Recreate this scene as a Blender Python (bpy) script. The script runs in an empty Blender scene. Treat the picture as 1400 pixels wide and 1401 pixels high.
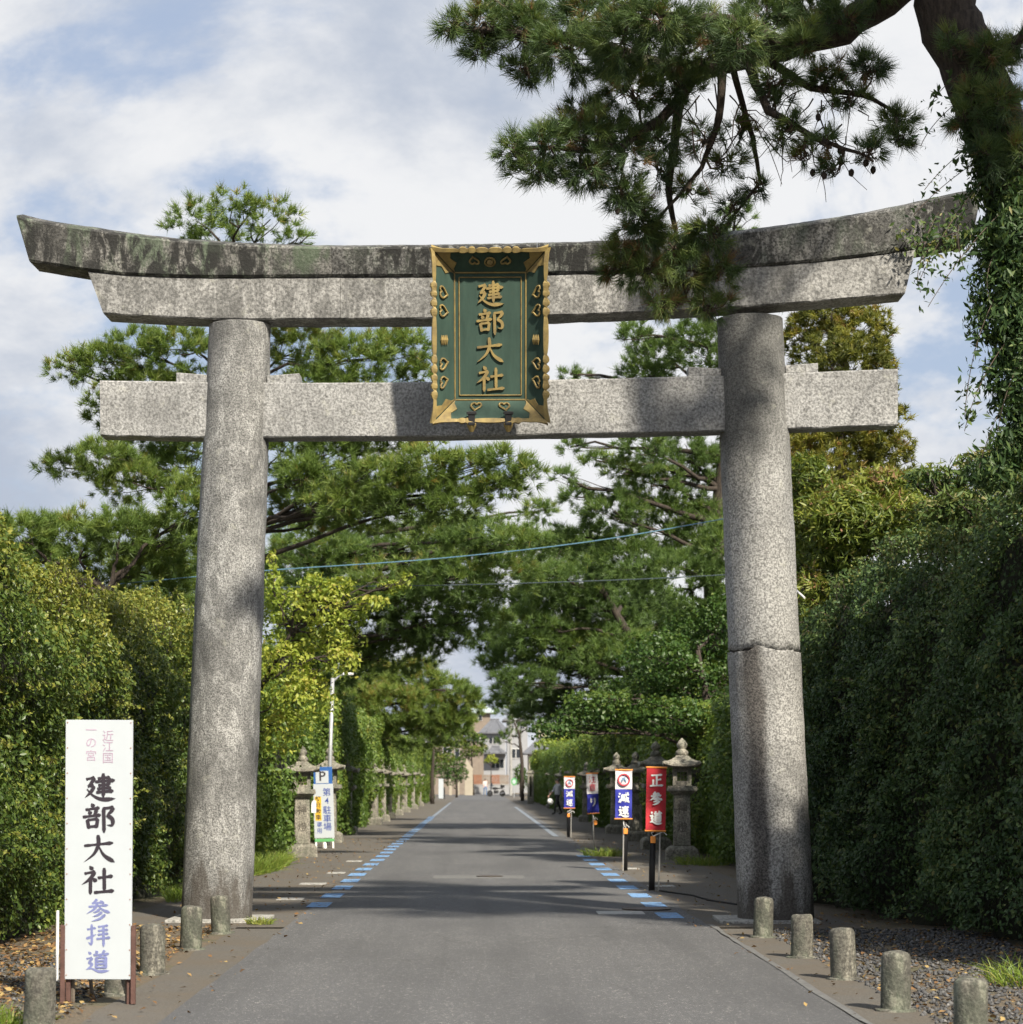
import bpy, bmesh, math, random
import numpy as np
from mathutils import Vector, Matrix, noise as mnoise

random.seed(7)
RS = np.random.RandomState(11)
R = math.radians
scene = bpy.context.scene
COL = scene.collection

# ------------------------------------------------------------------ camera
EYE = 1.6
FPX, VPX, VPY = 3000.0, 655.0, 1068.0      # focal length and vanishing point of the street, in photo pixels
cam_d = bpy.data.cameras.new('camera')
cam = bpy.data.objects.new('camera', cam_d); COL.objects.link(cam)
cam.location = (0, 0, EYE); cam.rotation_euler = (R(90), 0, 0)
cam_d.sensor_width = 36; cam_d.sensor_fit = 'HORIZONTAL'
cam_d.lens = 36 * FPX / 1400
cam_d.shift_x = (700 - VPX) / 1400
cam_d.shift_y = (VPY - 700.5) / 1400
cam_d.clip_start = 0.1; cam_d.clip_end = 6000
cam_d.dof.use_dof = True; cam_d.dof.focus_distance = 22.0; cam_d.dof.aperture_fstop = 4.2
scene.camera = cam

# ------------------------------------------------------------------ light
SUN = Vector((0.35, -0.69, 0.70)).normalized()
world = bpy.data.worlds.new('World'); scene.world = world; world.use_nodes = True
nt = world.node_tree; nt.nodes.clear()
def wn(t): return nt.nodes.new(t)
wo = wn('ShaderNodeOutputWorld'); bg = wn('ShaderNodeBackground'); bg.inputs[1].default_value = 0.10
sky = wn('ShaderNodeTexSky'); sky.sky_type = 'NISHITA'; sky.sun_disc = False
sky.sun_elevation = math.asin(SUN.z); sky.sun_rotation = math.atan2(SUN.x, SUN.y)
sky.air_density = 1.0; sky.dust_density = 2.2; sky.ozone_density = 1.2
tc = wn('ShaderNodeTexCoord'); sep = wn('ShaderNodeSeparateXYZ'); nt.links.new(tc.outputs['Generated'], sep.inputs[0])
den = wn('ShaderNodeMath'); den.operation = 'ADD'; den.inputs[1].default_value = 0.55; nt.links.new(sep.outputs[2], den.inputs[0])
mx = wn('ShaderNodeMath'); mx.operation = 'MAXIMUM'; mx.inputs[1].default_value = 0.05; nt.links.new(den.outputs[0], mx.inputs[0])
dv = wn('ShaderNodeVectorMath'); dv.operation = 'DIVIDE'; nt.links.new(tc.outputs['Generated'], dv.inputs[0])
cmb = wn('ShaderNodeCombineXYZ'); nt.links.new(mx.outputs[0], cmb.inputs[0]); nt.links.new(mx.outputs[0], cmb.inputs[1]); cmb.inputs[2].default_value = 1.0
nt.links.new(cmb.outputs[0], dv.inputs[1])
def wnoise(scale, detail, rough, off, dist=0.0):
    m = wn('ShaderNodeMapping'); m.inputs['Location'].default_value = off; nt.links.new(dv.outputs[0], m.inputs[0])
    n = wn('ShaderNodeTexNoise'); n.inputs['Scale'].default_value = scale; n.inputs['Detail'].default_value = detail
    n.inputs['Roughness'].default_value = rough; n.inputs['Distortion'].default_value = dist
    nt.links.new(m.outputs[0], n.inputs['Vector']); return n
def wramp(src, a, b, smooth=True):
    r = wn('ShaderNodeMapRange'); r.inputs[1].default_value = a; r.inputs[2].default_value = b
    r.interpolation_type = 'SMOOTHSTEP' if smooth else 'LINEAR'
    nt.links.new(src, r.inputs[0]); return r
n1 = wnoise(3.0, 10, 0.60, (3.1, 1.4, 0.3), 0.35); m1 = wramp(n1.outputs[0], 0.42, 0.52)
n2 = wnoise(3.4, 9, 0.6, (9.0, 4.0, 2.0), 0.2); m2 = wramp(n2.outputs[0], 0.38, 0.60)
cc = wn('ShaderNodeMixRGB'); cc.inputs[1].default_value = (2.95, 3.3, 3.95, 1); cc.inputs[2].default_value = (5.25, 5.3, 5.4, 1)
nt.links.new(m2.outputs[0], cc.inputs[0])
clear = wn('ShaderNodeMixRGB'); clear.inputs[0].default_value = 0.75; clear.inputs[2].default_value = (2.75, 3.2, 4.1, 1)
nt.links.new(sky.outputs[0], clear.inputs[1])
cm = wn('ShaderNodeMixRGB'); nt.links.new(m1.outputs[0], cm.inputs[0]); nt.links.new(clear.outputs[0], cm.inputs[1]); nt.links.new(cc.outputs[0], cm.inputs[2])
nt.links.new(cm.outputs[0], bg.inputs[0]); nt.links.new(bg.outputs[0], wo.inputs[0])

sun_d = bpy.data.lights.new('sun', 'SUN'); sun_d.energy = 5.0; sun_d.angle = R(2.2); sun_d.color = (1.0, 0.915, 0.77)
sun = bpy.data.objects.new('sun', sun_d); COL.objects.link(sun)
sun.rotation_euler = SUN.to_track_quat('Z', 'Y').to_euler()
scene.view_settings.view_transform = 'Standard'; scene.view_settings.look = 'None'
scene.view_settings.exposure = 0.75; scene.view_settings.gamma = 1.0
scene.view_settings.use_curve_mapping = False
scene.render.engine = 'CYCLES'
scene.cycles.use_adaptive_sampling = True; scene.cycles.adaptive_threshold = 0.03
scene.cycles.max_bounces = 4; scene.cycles.transparent_max_bounces = 4
scene.cycles.diffuse_bounces = 2; scene.cycles.glossy_bounces = 1; scene.cycles.transmission_bounces = 2
scene.cycles.use_denoising = True
scene.cycles.debug_use_spatial_splits = True

def at(px, py, d):
    """the world point seen at a photo pixel at distance d down the street"""
    return Vector(((px - VPX) * d / FPX, d, EYE - (py - VPY) * d / FPX))

# ------------------------------------------------------------------ materials
MATS = {}
class NB:
    def __init__(s, name):
        s.m = bpy.data.materials.new(name); s.m.use_nodes = True; s.t = s.m.node_tree; s.t.nodes.clear()
        s.out = s.t.nodes.new('ShaderNodeOutputMaterial')
        s.p = s.t.nodes.new('ShaderNodeBsdfPrincipled'); s.t.links.new(s.p.outputs[0], s.out.inputs[0])
        s.co = s.t.nodes.new('ShaderNodeTexCoord')
        MATS[name] = s.m
    def n(s, t): return s.t.nodes.new(t)
    def l(s, a, b): s.t.links.new(a, b)
    def vec(s, scale=(1, 1, 1), loc=(0, 0, 0)):
        m = s.n('ShaderNodeMapping'); m.inputs['Scale'].default_value = scale; m.inputs['Location'].default_value = loc
        s.l(s.co.outputs['Object'], m.inputs[0]); return m.outputs[0]
    def noise(s, scale, detail=4, rough=0.55, vec=None, dist=0):
        n = s.n('ShaderNodeTexNoise'); n.inputs['Scale'].default_value = scale; n.inputs['Detail'].default_value = detail
        n.inputs['Roughness'].default_value = rough; n.inputs['Distortion'].default_value = dist
        s.l(vec if vec is not None else s.co.outputs['Object'], n.inputs['Vector']); return n.outputs[0]
    def rng(s, v, a, b, c=0., d=1., smooth=False):
        r = s.n('ShaderNodeMapRange'); r.inputs[1].default_value = a; r.inputs[2].default_value = b
        r.inputs[3].default_value = c; r.inputs[4].default_value = d
        if smooth: r.interpolation_type = 'SMOOTHSTEP'
        s.l(v, r.inputs[0]); return r.outputs[0]
    def mix(s, f, a, b, mode='MIX'):
        m = s.n('ShaderNodeMixRGB'); m.blend_type = mode
        for i, v in enumerate((f, a, b)):
            if isinstance(v, (int, float)): m.inputs[i].default_value = v if i == 0 else (v, v, v, 1)
            elif isinstance(v, tuple): m.inputs[i].default_value = (*v, 1)
            else: s.l(v, m.inputs[i])
        return m.outputs[0]
    def math(s, op, a, b):
        m = s.n('ShaderNodeMath'); m.operation = op
        for i, v in enumerate((a, b)):
            if isinstance(v, (int, float)): m.inputs[i].default_value = v
            else: s.l(v, m.inputs[i])
        return m.outputs[0]
    def color(s, c):
        if isinstance(c, tuple): s.p.inputs['Base Color'].default_value = (*c, 1)
        else: s.l(c, s.p.inputs['Base Color'])
    def rough(s, r):
        if isinstance(r, (int, float)): s.p.inputs['Roughness'].default_value = r
        else: s.l(r, s.p.inputs['Roughness'])
    def bump(s, h, strength=0.4, dist=0.01):
        b = s.n('ShaderNodeBump'); b.inputs['Strength'].default_value = strength; b.inputs['Distance'].default_value = dist
        s.l(h, b.inputs['Height']); s.l(b.outputs[0], s.p.inputs['Normal'])

def simple(name, col, rough=0.6, var=0.12, scale=6, metal=0.0, bump=0.0, bscale=60):
    b = NB(name)
    v = b.noise(scale, 6, 0.6)
    c = b.mix(b.rng(v, 0.3, 0.7), tuple(x * (1 - var) for x in col), tuple(min(1, x * (1 + var)) for x in col))
    b.color(c); b.rough(rough); b.p.inputs['Metallic'].default_value = metal
    if bump: b.bump(b.noise(bscale, 3), bump)
    return b.m

def granite(name, lo, hi, dark=(0.05, 0.048, 0.045), blotch=0.35, streak=0.0, moss=0.0, grain=36, stain_x=None, upper_dark=None, foot=False):
    b = NB(name)
    g1 = b.noise(grain, 3, 0.65); g2 = b.noise(grain * 0.6, 4, 0.65); bl = b.noise(1.3, 6, 0.6)
    c = b.mix(b.rng(g1, 0.40, 0.58), lo, hi)
    c = b.mix(b.math('MULTIPLY', b.rng(g2, 0.54, 0.64), 0.55), c, dark)               # pits and black mica
    c = b.mix(b.math('MULTIPLY', b.rng(bl, 0.42, 0.68, smooth=True), blotch), c, tuple(x * 0.55 for x in lo))   # weather blotches
    if moss:
        mv = b.noise(2.2, 6, 0.65, b.vec((1.6, 1.6, 0.6), (4, 2, 7)))
        c = b.mix(b.math('MULTIPLY', b.rng(mv, 0.47, 0.62, smooth=True), moss), c, (0.085, 0.12, 0.072))
    if streak:
        sv = b.noise(4.0, 8, 0.72, b.vec((1.7, 1.7, 0.62), (1, 5, 3)), 0.6)
        sw = b.noise(0.7, 4, 0.6, b.vec((1, 1, 1), (8, 1, 2)))
        f = b.math('MULTIPLY', b.rng(sv, 0.40, 0.54, smooth=True), b.rng(sw, 0.28, 0.48))
        c = b.mix(b.math('MULTIPLY', f, streak), c, (0.018, 0.018, 0.017))
    if upper_dark is not None:       # darker tone towards the top of the shaft: (z0, z1, amount)
        s = b.n('ShaderNodeSeparateXYZ'); b.l(b.co.outputs['Object'], s.inputs[0])
        z = b.math('ADD', s.outputs[2], b.math('MULTIPLY', b.math('SUBTRACT', b.noise(2.0, 5, 0.6, b.vec((1, 1, .5))), 0.5), 2.6))
        c = b.mix(b.math('MULTIPLY', b.rng(z, upper_dark[0], upper_dark[1], smooth=True), upper_dark[2]), c, (0.040, 0.040, 0.036))
    lv = b.noise(5.5, 6, 0.7, b.vec((1, 1, 1), (11, 3, 5)))
    c = b.mix(b.math('MULTIPLY', b.rng(lv, 0.60, 0.68), 0.35), c, (0.42, 0.42, 0.36))      # pale lichen spots
    if foot:
        s2 = b.n('ShaderNodeSeparateXYZ'); b.l(b.co.outputs['Object'], s2.inputs[0])
        fz = b.math('ADD', s2.outputs[2], b.math('MULTIPLY', b.math('SUBTRACT', b.noise(2.6, 6, 0.65, b.vec((1.6, 1.6, .4), (2, 2, 2))), 0.5), 2.4))
        c = b.mix(b.rng(fz, 0.62, 0.12, 0, 0.8, smooth=True), c, (0.055, 0.045, 0.036))  # damp dirt creeping up from the ground
    if stain_x is not None:          # long rusty-black water mark running down the stone: (x centre, width, slope)
        s = b.n('ShaderNodeSeparateXYZ'); b.l(b.co.outputs['Object'], s.inputs[0])
        xx = b.math('ADD', s.outputs[0], b.math('MULTIPLY', s.outputs[2], stain_x[2]))
        xx = b.math('ADD', xx, b.math('MULTIPLY', b.math('SUBTRACT', b.noise(3.0, 5, 0.6, b.vec((1, 1, .5))), 0.5), 0.16))
        dd = b.math('ABSOLUTE', b.math('SUBTRACT', xx, stain_x[0]), 0)
        c = b.mix(b.rng(dd, stain_x[1], stain_x[1] * 0.35, 0, 0.82, smooth=True), c, b.mix(b.rng(g1, 0.42, 0.56), (0.020, 0.017, 0.016), (0.085, 0.075, 0.068)))
    b.color(c); b.rough(0.88)
    b.bump(b.mix(0.5, g1, g2), 0.75, 0.022)
    return b.m

def foliage(name, ramp, rough=0.45, trans=0.3, spec=0.4):
    b = NB(name)
    a = b.n('ShaderNodeAttribute'); a.attribute_name = 'tint'
    cr = b.n('ShaderNodeValToRGB'); els = cr.color_ramp.elements
    while len(els) > 1: els.remove(els[0])
    els[0].position = ramp[0][0]; els[0].color = (*ramp[0][1], 1)
    for p, c in ramp[1:]:
        e = els.new(p); e.color = (*c, 1)
    b.l(a.outputs['Fac'], cr.inputs[0])
    b.l(cr.outputs[0], b.p.inputs['Base Color']); b.rough(rough)
    b.p.inputs['Specular IOR Level'].default_value = spec
    tr = b.n('ShaderNodeBsdfTranslucent'); b.l(b.mix(1.0, cr.outputs[0], (1.0, 1.0, 0.55), 'MULTIPLY'), tr.inputs[0])
    mx_ = b.n('ShaderNodeMixShader'); mx_.inputs[0].default_value = trans
    b.l(b.p.outputs[0], mx_.inputs[1]); b.l(tr.outputs[0], mx_.inputs[2]); b.l(mx_.outputs[0], b.out.inputs[0])
    return b.m

GRAN = granite('granite', (0.16, 0.160, 0.156), (0.45, 0.448, 0.435), grain=60, foot=True, streak=0.4, blotch=0.6)
GRAN_BEAM = granite('granite_beam', (0.17, 0.168, 0.162), (0.37, 0.366, 0.353), blotch=0.55, streak=0.45)
GRAN_TIE = granite('granite_tie', (0.20, 0.20, 0.197), (0.41, 0.409, 0.403), blotch=0.4, streak=0.2)
GRAN_TOP = granite('granite_top', (0.09, 0.088, 0.082), (0.32, 0.31, 0.29), blotch=0.6, streak=0.97, moss=0.75)
GRAN_TOPB = granite('granite_top_black', (0.05, 0.05, 0.048), (0.25, 0.246, 0.235), blotch=0.7, streak=1.0, moss=0.3)
GRAN_DARK = granite('granite_right_shaft', (0.165, 0.164, 0.158), (0.41, 0.407, 0.393), grain=46, upper_dark=(4.4, 6.2, 0.7))
GRAN_REP = granite('granite_repaired', (0.16, 0.158, 0.152), (0.42, 0.415, 0.40), grain=46, blotch=0.5, stain_x=(3.02, 0.15, 0.0438), foot=True)
LANT = granite('lantern_stone', (0.19, 0.175, 0.145), (0.42, 0.39, 0.32), blotch=0.5, streak=0.35, moss=0.3, grain=30)
CONC = granite('bollard_concrete', (0.14, 0.13, 0.105), (0.30, 0.285, 0.235), blotch=0.7, streak=0.6, moss=0.45, grain=40)
CONC_L = granite('pale_concrete', (0.25, 0.245, 0.23), (0.45, 0.44, 0.41), blotch=0.4, grain=25)

def asphalt():
    b = NB('asphalt')
    g = b.noise(70, 3, 0.8); g2 = b.noise(36, 3, 0.75); bl = b.noise(0.55, 6, 0.6, b.vec((1.0, 0.35, 1))); cr_ = b.noise(3.2, 6, 0.65)
    c = b.mix(b.rng(g, 0.3, 0.7), (0.044, 0.045, 0.048), (0.145, 0.145, 0.148))
    c = b.mix(b.rng(g2, 0.60, 0.66), c, (0.38, 0.37, 0.35))                     # pale chippings
    c = b.mix(b.math('MULTIPLY', b.rng(bl, 0.4, 0.65, smooth=True), 0.45), c, (0.062, 0.062, 0.065))
    c = b.mix(b.math('MULTIPLY', b.rng(cr_, 0.55, 0.75, smooth=True), 0.25), c, (0.17, 0.165, 0.155))
    tr = b.noise(1.1, 5, 0.6, b.vec((1.6, 0.05, 1)))
    c = b.mix(b.math('MULTIPLY', b.rng(tr, 0.45, 0.62, smooth=True), 0.30), c, (0.055, 0.055, 0.057))     # dark wheel tracks
    vo = b.n('ShaderNodeTexVoronoi'); vo.feature = 'DISTANCE_TO_EDGE'; vo.inputs['Scale'].default_value = 0.55
    dn = b.n('ShaderNodeMixRGB'); dn.blend_type = 'ADD'; dn.inputs[0].default_value = 0.35; b.l(b.co.outputs['Object'], dn.inputs[1])
    nz_ = b.n('ShaderNodeTexNoise'); nz_.inputs['Scale'].default_value = 2.5; nz_.inputs['Detail'].default_value = 6; b.l(b.co.outputs['Object'], nz_.inputs['Vector']); b.l(nz_.outputs[1], dn.inputs[2])
    b.l(dn.outputs[0], vo.inputs['Vector'])
    ck = b.math('MULTIPLY', b.rng(vo.outputs['Distance'], 0.014, 0.004), b.rng(b.noise(0.35, 3), 0.5, 0.56))
    c = b.mix(b.math('MULTIPLY', ck, 0.22), c, (0.03, 0.03, 0.03))                                          # hairline cracks
    b.color(c); b.rough(0.85); b.bump(b.mix(0.5, g, g2), 0.8, 0.014)
    return b.m
ASPH = asphalt()
def old_path():
    b = NB('old_asphalt')
    g = b.noise(50, 3, 0.7); bl = b.noise(0.8, 7, 0.65); lt = b.noise(9, 5, 0.7)
    c = b.mix(b.rng(g, 0.3, 0.7), (0.060, 0.055, 0.048), (0.135, 0.125, 0.11))
    c = b.mix(b.math('MULTIPLY', b.rng(bl, 0.4, 0.65, smooth=True), 0.6), c, (0.105, 0.083, 0.058))
    c = b.mix(b.math('MULTIPLY', b.rng(lt, 0.62, 0.72), 0.7), c, (0.17, 0.11, 0.06))
    b.color(c); b.rough(0.92); b.bump(g, 0.6, 0.012); return b.m
PATH = old_path()
def soil():
    b = NB('soil')
    g = b.noise(40, 4, 0.7); bl = b.noise(1.2, 6, 0.6); lt = b.noise(14, 4, 0.7)
    c = b.mix(b.rng(g, 0.3, 0.7), (0.07, 0.055, 0.038), (0.17, 0.14, 0.10))
    c = b.mix(b.rng(lt, 0.55, 0.7), c, (0.19, 0.115, 0.055))
    c = b.mix(b.math('MULTIPLY', b.rng(bl, 0.5, 0.65), 0.6), c, (0.06, 0.075, 0.03))
    b.color(c); b.rough(0.95); b.bump(g, 0.8, 0.02); return b.m
SOIL = soil()
BLUE_PAINT = NB('blue_road_paint')
_v = BLUE_PAINT.noise(14, 6, 0.7); _w = BLUE_PAINT.noise(3, 5, 0.6)
BLUE_PAINT.color(BLUE_PAINT.mix(BLUE_PAINT.rng(_v, 0.50, 0.62), BLUE_PAINT.mix(BLUE_PAINT.rng(_w, .35, .65), (0.10, 0.25, 0.52), (0.20, 0.36, 0.58)), (0.13, 0.145, 0.165))); BLUE_PAINT.rough(0.8); BLUE_PAINT = BLUE_PAINT.m
WHITE_PAINT = simple('pale_road_paint', (0.18, 0.21, 0.25), 0.7, 0.3, 12)
IRON = simple('cast_iron', (0.09, 0.075, 0.065), 0.6, 0.3, 20, 0.5, 0.4)
PLATE = simple('galvanised_plate', (0.34, 0.34, 0.33), 0.55, 0.2, 15, 0.5)
SEAL = simple('bitumen_patch', (0.125, 0.125, 0.123), 0.85, 0.3, 18, 0, 0.5)

BARK = NB('bark')
_v = BARK.noise(5, 6, 0.7, BARK.vec((6, 6, 1.4))); _w = BARK.noise(30, 4, 0.6)
BARK.color(BARK.mix(BARK.rng(_v, 0.35, 0.65), (0.018, 0.014, 0.011), (0.075, 0.058, 0.045))); BARK.rough(0.95)
BARK.bump(BARK.mix(0.4, _v, _w), 0.9, 0.05); BARK = BARK.m
TWIG = simple('twig', (0.075, 0.055, 0.040), 0.9, 0.3, 10)
CORE = simple('inner_shade', (0.022, 0.024, 0.013), 1.0, 0.5, 12, 0, 1.0, 25)  # near-black colour stands for the shade deep inside the foliage

PINE_NEAR = foliage('pine_needles_near', [(0, (0.036, 0.066, 0.030)), (0.5, (0.088, 0.142, 0.044)), (0.82, (0.175, 0.22, 0.058)), (0.9, (0.17, 0.12, 0.05)), (1, (0.20, 0.11, 0.05))], 0.5, 0.25)
PINE = foliage('pine_needles', [(0, (0.060, 0.090, 0.026)), (0.5, (0.122, 0.196, 0.042)), (0.9, (0.23, 0.29, 0.062)), (1, (0.33, 0.24, 0.07))], 0.5, 0.35)
PINE_B = foliage('pine_needles_deep', [(0, (0.062, 0.105, 0.036)), (0.5, (0.125, 0.205, 0.054)), (0.9, (0.23, 0.30, 0.068)), (1, (0.29, 0.21, 0.07))], 0.5, 0.4)
HEDGE_L = foliage('hedge_leaves', [(0, (0.034, 0.066, 0.016)), (0.45, (0.078, 0.130, 0.026)), (0.75, (0.16, 0.205, 0.038)), (1, (0.29, 0.29, 0.055))], 0.42, 0.28, 0.45)
HEDGE_R = foliage('ivy_hedge_leaves', [(0, (0.030, 0.062, 0.026)), (0.5, (0.064, 0.118, 0.042)), (0.85, (0.125, 0.180, 0.055)), (1, (0.19, 0.19, 0.06))], 0.5, 0.25, 0.3)
SHRUB = foliage('shrub_leaves', [(0, (0.045, 0.085, 0.020)), (0.5, (0.100, 0.170, 0.030)), (0.9, (0.21, 0.26, 0.045)), (1, (0.32, 0.29, 0.06))], 0.45, 0.3)
YELLOW = foliage('yellow_leaves', [(0, (0.12, 0.18, 0.030)), (0.4, (0.26, 0.34, 0.050)), (0.8, (0.42, 0.44, 0.080)), (1, (0.48, 0.38, 0.11))], 0.45, 0.4)
CEDAR = foliage('cedar_fronds', [(0, (0.05, 0.062, 0.018)), (0.4, (0.13, 0.15, 0.026)), (0.75, (0.25, 0.24, 0.034)), (1, (0.22, 0.105, 0.04))], 0.55, 0.3)
BAMBOO = foliage('bamboo_grass_leaves', [(0, (0.06, 0.095, 0.020)), (0.5, (0.15, 0.205, 0.036)), (0.85, (0.28, 0.30, 0.055)), (1, (0.34, 0.20, 0.12))], 0.45, 0.35)
MAPLE = foliage('maple_leaves', [(0, (0.030, 0.070, 0.018)), (0.5, (0.060, 0.120, 0.024)), (0.9, (0.13, 0.175, 0.030)), (1, (0.22, 0.20, 0.04))], 0.45, 0.35)
IVY = foliage('ivy_leaves', [(0, (0.022, 0.048, 0.020)), (0.5, (0.056, 0.105, 0.034)), (0.9, (0.14, 0.19, 0.05)), (1, (0.22, 0.20, 0.07))], 0.5, 0.3, 0.3)
GRASS = foliage('grass_blades', [(0, (0.08, 0.14, 0.025)), (0.5, (0.17, 0.25, 0.035)), (1, (0.34, 0.33, 0.09))], 0.5, 0.35)
LITTER = foliage('leaf_litter', [(0, (0.10, 0.055, 0.025)), (0.5, (0.22, 0.12, 0.05)), (1, (0.36, 0.26, 0.10))], 0.8, 0.1)
STONES = foliage('gravel', [(0, (0.035, 0.035, 0.038)), (0.5, (0.075, 0.075, 0.076)), (1, (0.20, 0.195, 0.19))], 0.85, 0.0)
CONE_MAT = simple('pine_cone', (0.035, 0.026, 0.020), 0.9)

PLAQ = NB('green_lacquer')
_v = PLAQ.noise(2.5, 6, 0.65, PLAQ.vec((3, 3, 0.6))); _w = PLAQ.noise(18, 5, 0.6)
_c = PLAQ.mix(PLAQ.rng(_v, 0.35, 0.7), (0.018, 0.044, 0.033), (0.036, 0.074, 0.056))
PLAQ.color(PLAQ.mix(PLAQ.math('MULTIPLY', PLAQ.rng(_w, 0.55, 0.75), 0.4), _c, (0.045, 0.065, 0.045))); PLAQ.rough(0.8); PLAQ = PLAQ.m
GOLD = NB('worn_gold')
_v = GOLD.noise(9, 5, 0.65)
GOLD.color(GOLD.mix(GOLD.rng(_v, 0.35, 0.68), (0.33, 0.245, 0.085), (0.17, 0.125, 0.055))); GOLD.rough(0.55); GOLD.p.inputs['Metallic'].default_value = 0.15; GOLD = GOLD.m
BLACK = simple('black_iron', (0.014, 0.014, 0.015), 0.5)
INK = simple('black_ink', (0.020, 0.014, 0.022), 0.55)
INK_BLUE = simple('faded_blue_ink', (0.15, 0.17, 0.34), 0.6, 0.25, 8)
INK_PINK = simple('faded_pink_ink', (0.36, 0.26, 0.35), 0.6, 0.15, 8)
BOARD = simple('white_board', (0.43, 0.465, 0.495), 0.45, 0.03, 3)
WOOD_RED = simple('red_brown_timber', (0.095, 0.048, 0.038), 0.75, 0.3, 14, 0, 0.3)
WOOD_OLD = simple('weathered_timber', (0.14, 0.115, 0.09), 0.85, 0.35, 14, 0, 0.3)
RUST = simple('rusty_nail', (0.26, 0.12, 0.07), 0.7)
FL_RED = simple('red_flag_cloth', (0.50, 0.022, 0.035), 0.7, 0.08, 4)
FL_BLUE = simple('blue_flag_cloth', (0.020, 0.028, 0.30), 0.7, 0.08, 4)
FL_WHITE = simple('white_flag_cloth', (0.70, 0.69, 0.72), 0.7, 0.06, 4)
FL_ORANGE = simple('orange_rod', (0.75, 0.27, 0.045), 0.6)
WHITE = simple('white_plastic', (0.75, 0.75, 0.74), 0.5, 0.05)
RED_INK = simple('red_print', (0.52, 0.06, 0.085), 0.6)
PALE_BLUE = simple('pale_blue_print', (0.22, 0.36, 0.52), 0.6)
POSTBLK = simple('black_post_plastic', (0.012, 0.013, 0.016), 0.45)
POLE_STEEL = simple('flag_pole_steel', (0.42, 0.41, 0.39), 0.4, 0.1, 8, 0.3)
SIGN_BLUE = simple('sign_blue', (0.022, 0.10, 0.32), 0.45)
SIGN_NAVY = simple('sign_navy', (0.03, 0.06, 0.26), 0.5)
SIGN_YEL = simple('sign_yellow', (0.72, 0.45, 0.03), 0.5)
SIGN_GREEN = simple('sign_green', (0.10, 0.34, 0.12), 0.5)
GALV = simple('galvanised_steel', (0.40, 0.41, 0.42), 0.45, 0.15, 10, 0.4)
CABLE_M = simple('blue_cable', (0.10, 0.20, 0.27), 0.5)
CABLE_K = simple('dark_cable', (0.05, 0.07, 0.08), 0.6)
TILE = simple('grey_roof_tile', (0.125, 0.13, 0.145), 0.55, 0.25, 3)
TEAL = simple('weathered_copper_roof', (0.42, 0.50, 0.50), 0.5, 0.1, 2)
PLASTER = simple('white_plaster', (0.30, 0.305, 0.32), 0.85, 0.06, 1)
CREAM = simple('cream_plaster', (0.36, 0.32, 0.25), 0.85, 0.1, 1)
TAN = simple('tan_siding', (0.22, 0.18, 0.145), 0.8, 0.15, 2)
BROWN = simple('brown_fence_paint', (0.23, 0.10, 0.055), 0.7, 0.2, 3)
GLASS = simple('window_glass', (0.03, 0.035, 0.042), 0.12)
CURTAIN = simple('curtain', (0.55, 0.55, 0.55), 0.8)
RUBBER = simple('rubber', (0.012, 0.012, 0.013), 0.8)
CHROME = simple('chrome', (0.45, 0.45, 0.46), 0.25, 0.05, 5, 0.9)
SKIN = simple('skin', (0.48, 0.29, 0.21), 0.55, 0.05)
HAIR = simple('black_hair', (0.014, 0.012, 0.011), 0.5)
PINK = simple('pink_shirt', (0.66, 0.50, 0.48), 0.85, 0.08)
GREYC = simple('grey_shirt', (0.34, 0.35, 0.37), 0.85, 0.08)
DENIM = simple('denim', (0.10, 0.17, 0.30), 0.85, 0.15)
BLACKC = simple('black_cloth', (0.014, 0.014, 0.016), 0.85)

# ------------------------------------------------------------------ builders
def link(o, parent=None):
    COL.objects.link(o)
    if parent is not None: o.parent = parent
    return o
def tag(o, label=None, cat=None, group=None, kind=None):
    if label: o['label'] = label
    if cat: o['category'] = cat
    if group: o['group'] = group
    if kind: o['kind'] = kind
    return o
def thing(name, label, cat, loc=(0, 0, 0), rz=0.0, group=None):
    o = bpy.data.objects.new(name, None); o.empty_display_size = 0.2
    o.location = loc; o.rotation_euler = (0, 0, rz); link(o)
    return tag(o, label, cat, group)
def copy_tree(o, parent=None):
    c = o.copy(); COL.objects.link(c); c.parent = parent
    for ch in list(o.children): copy_tree(ch, c)
    return c

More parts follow.
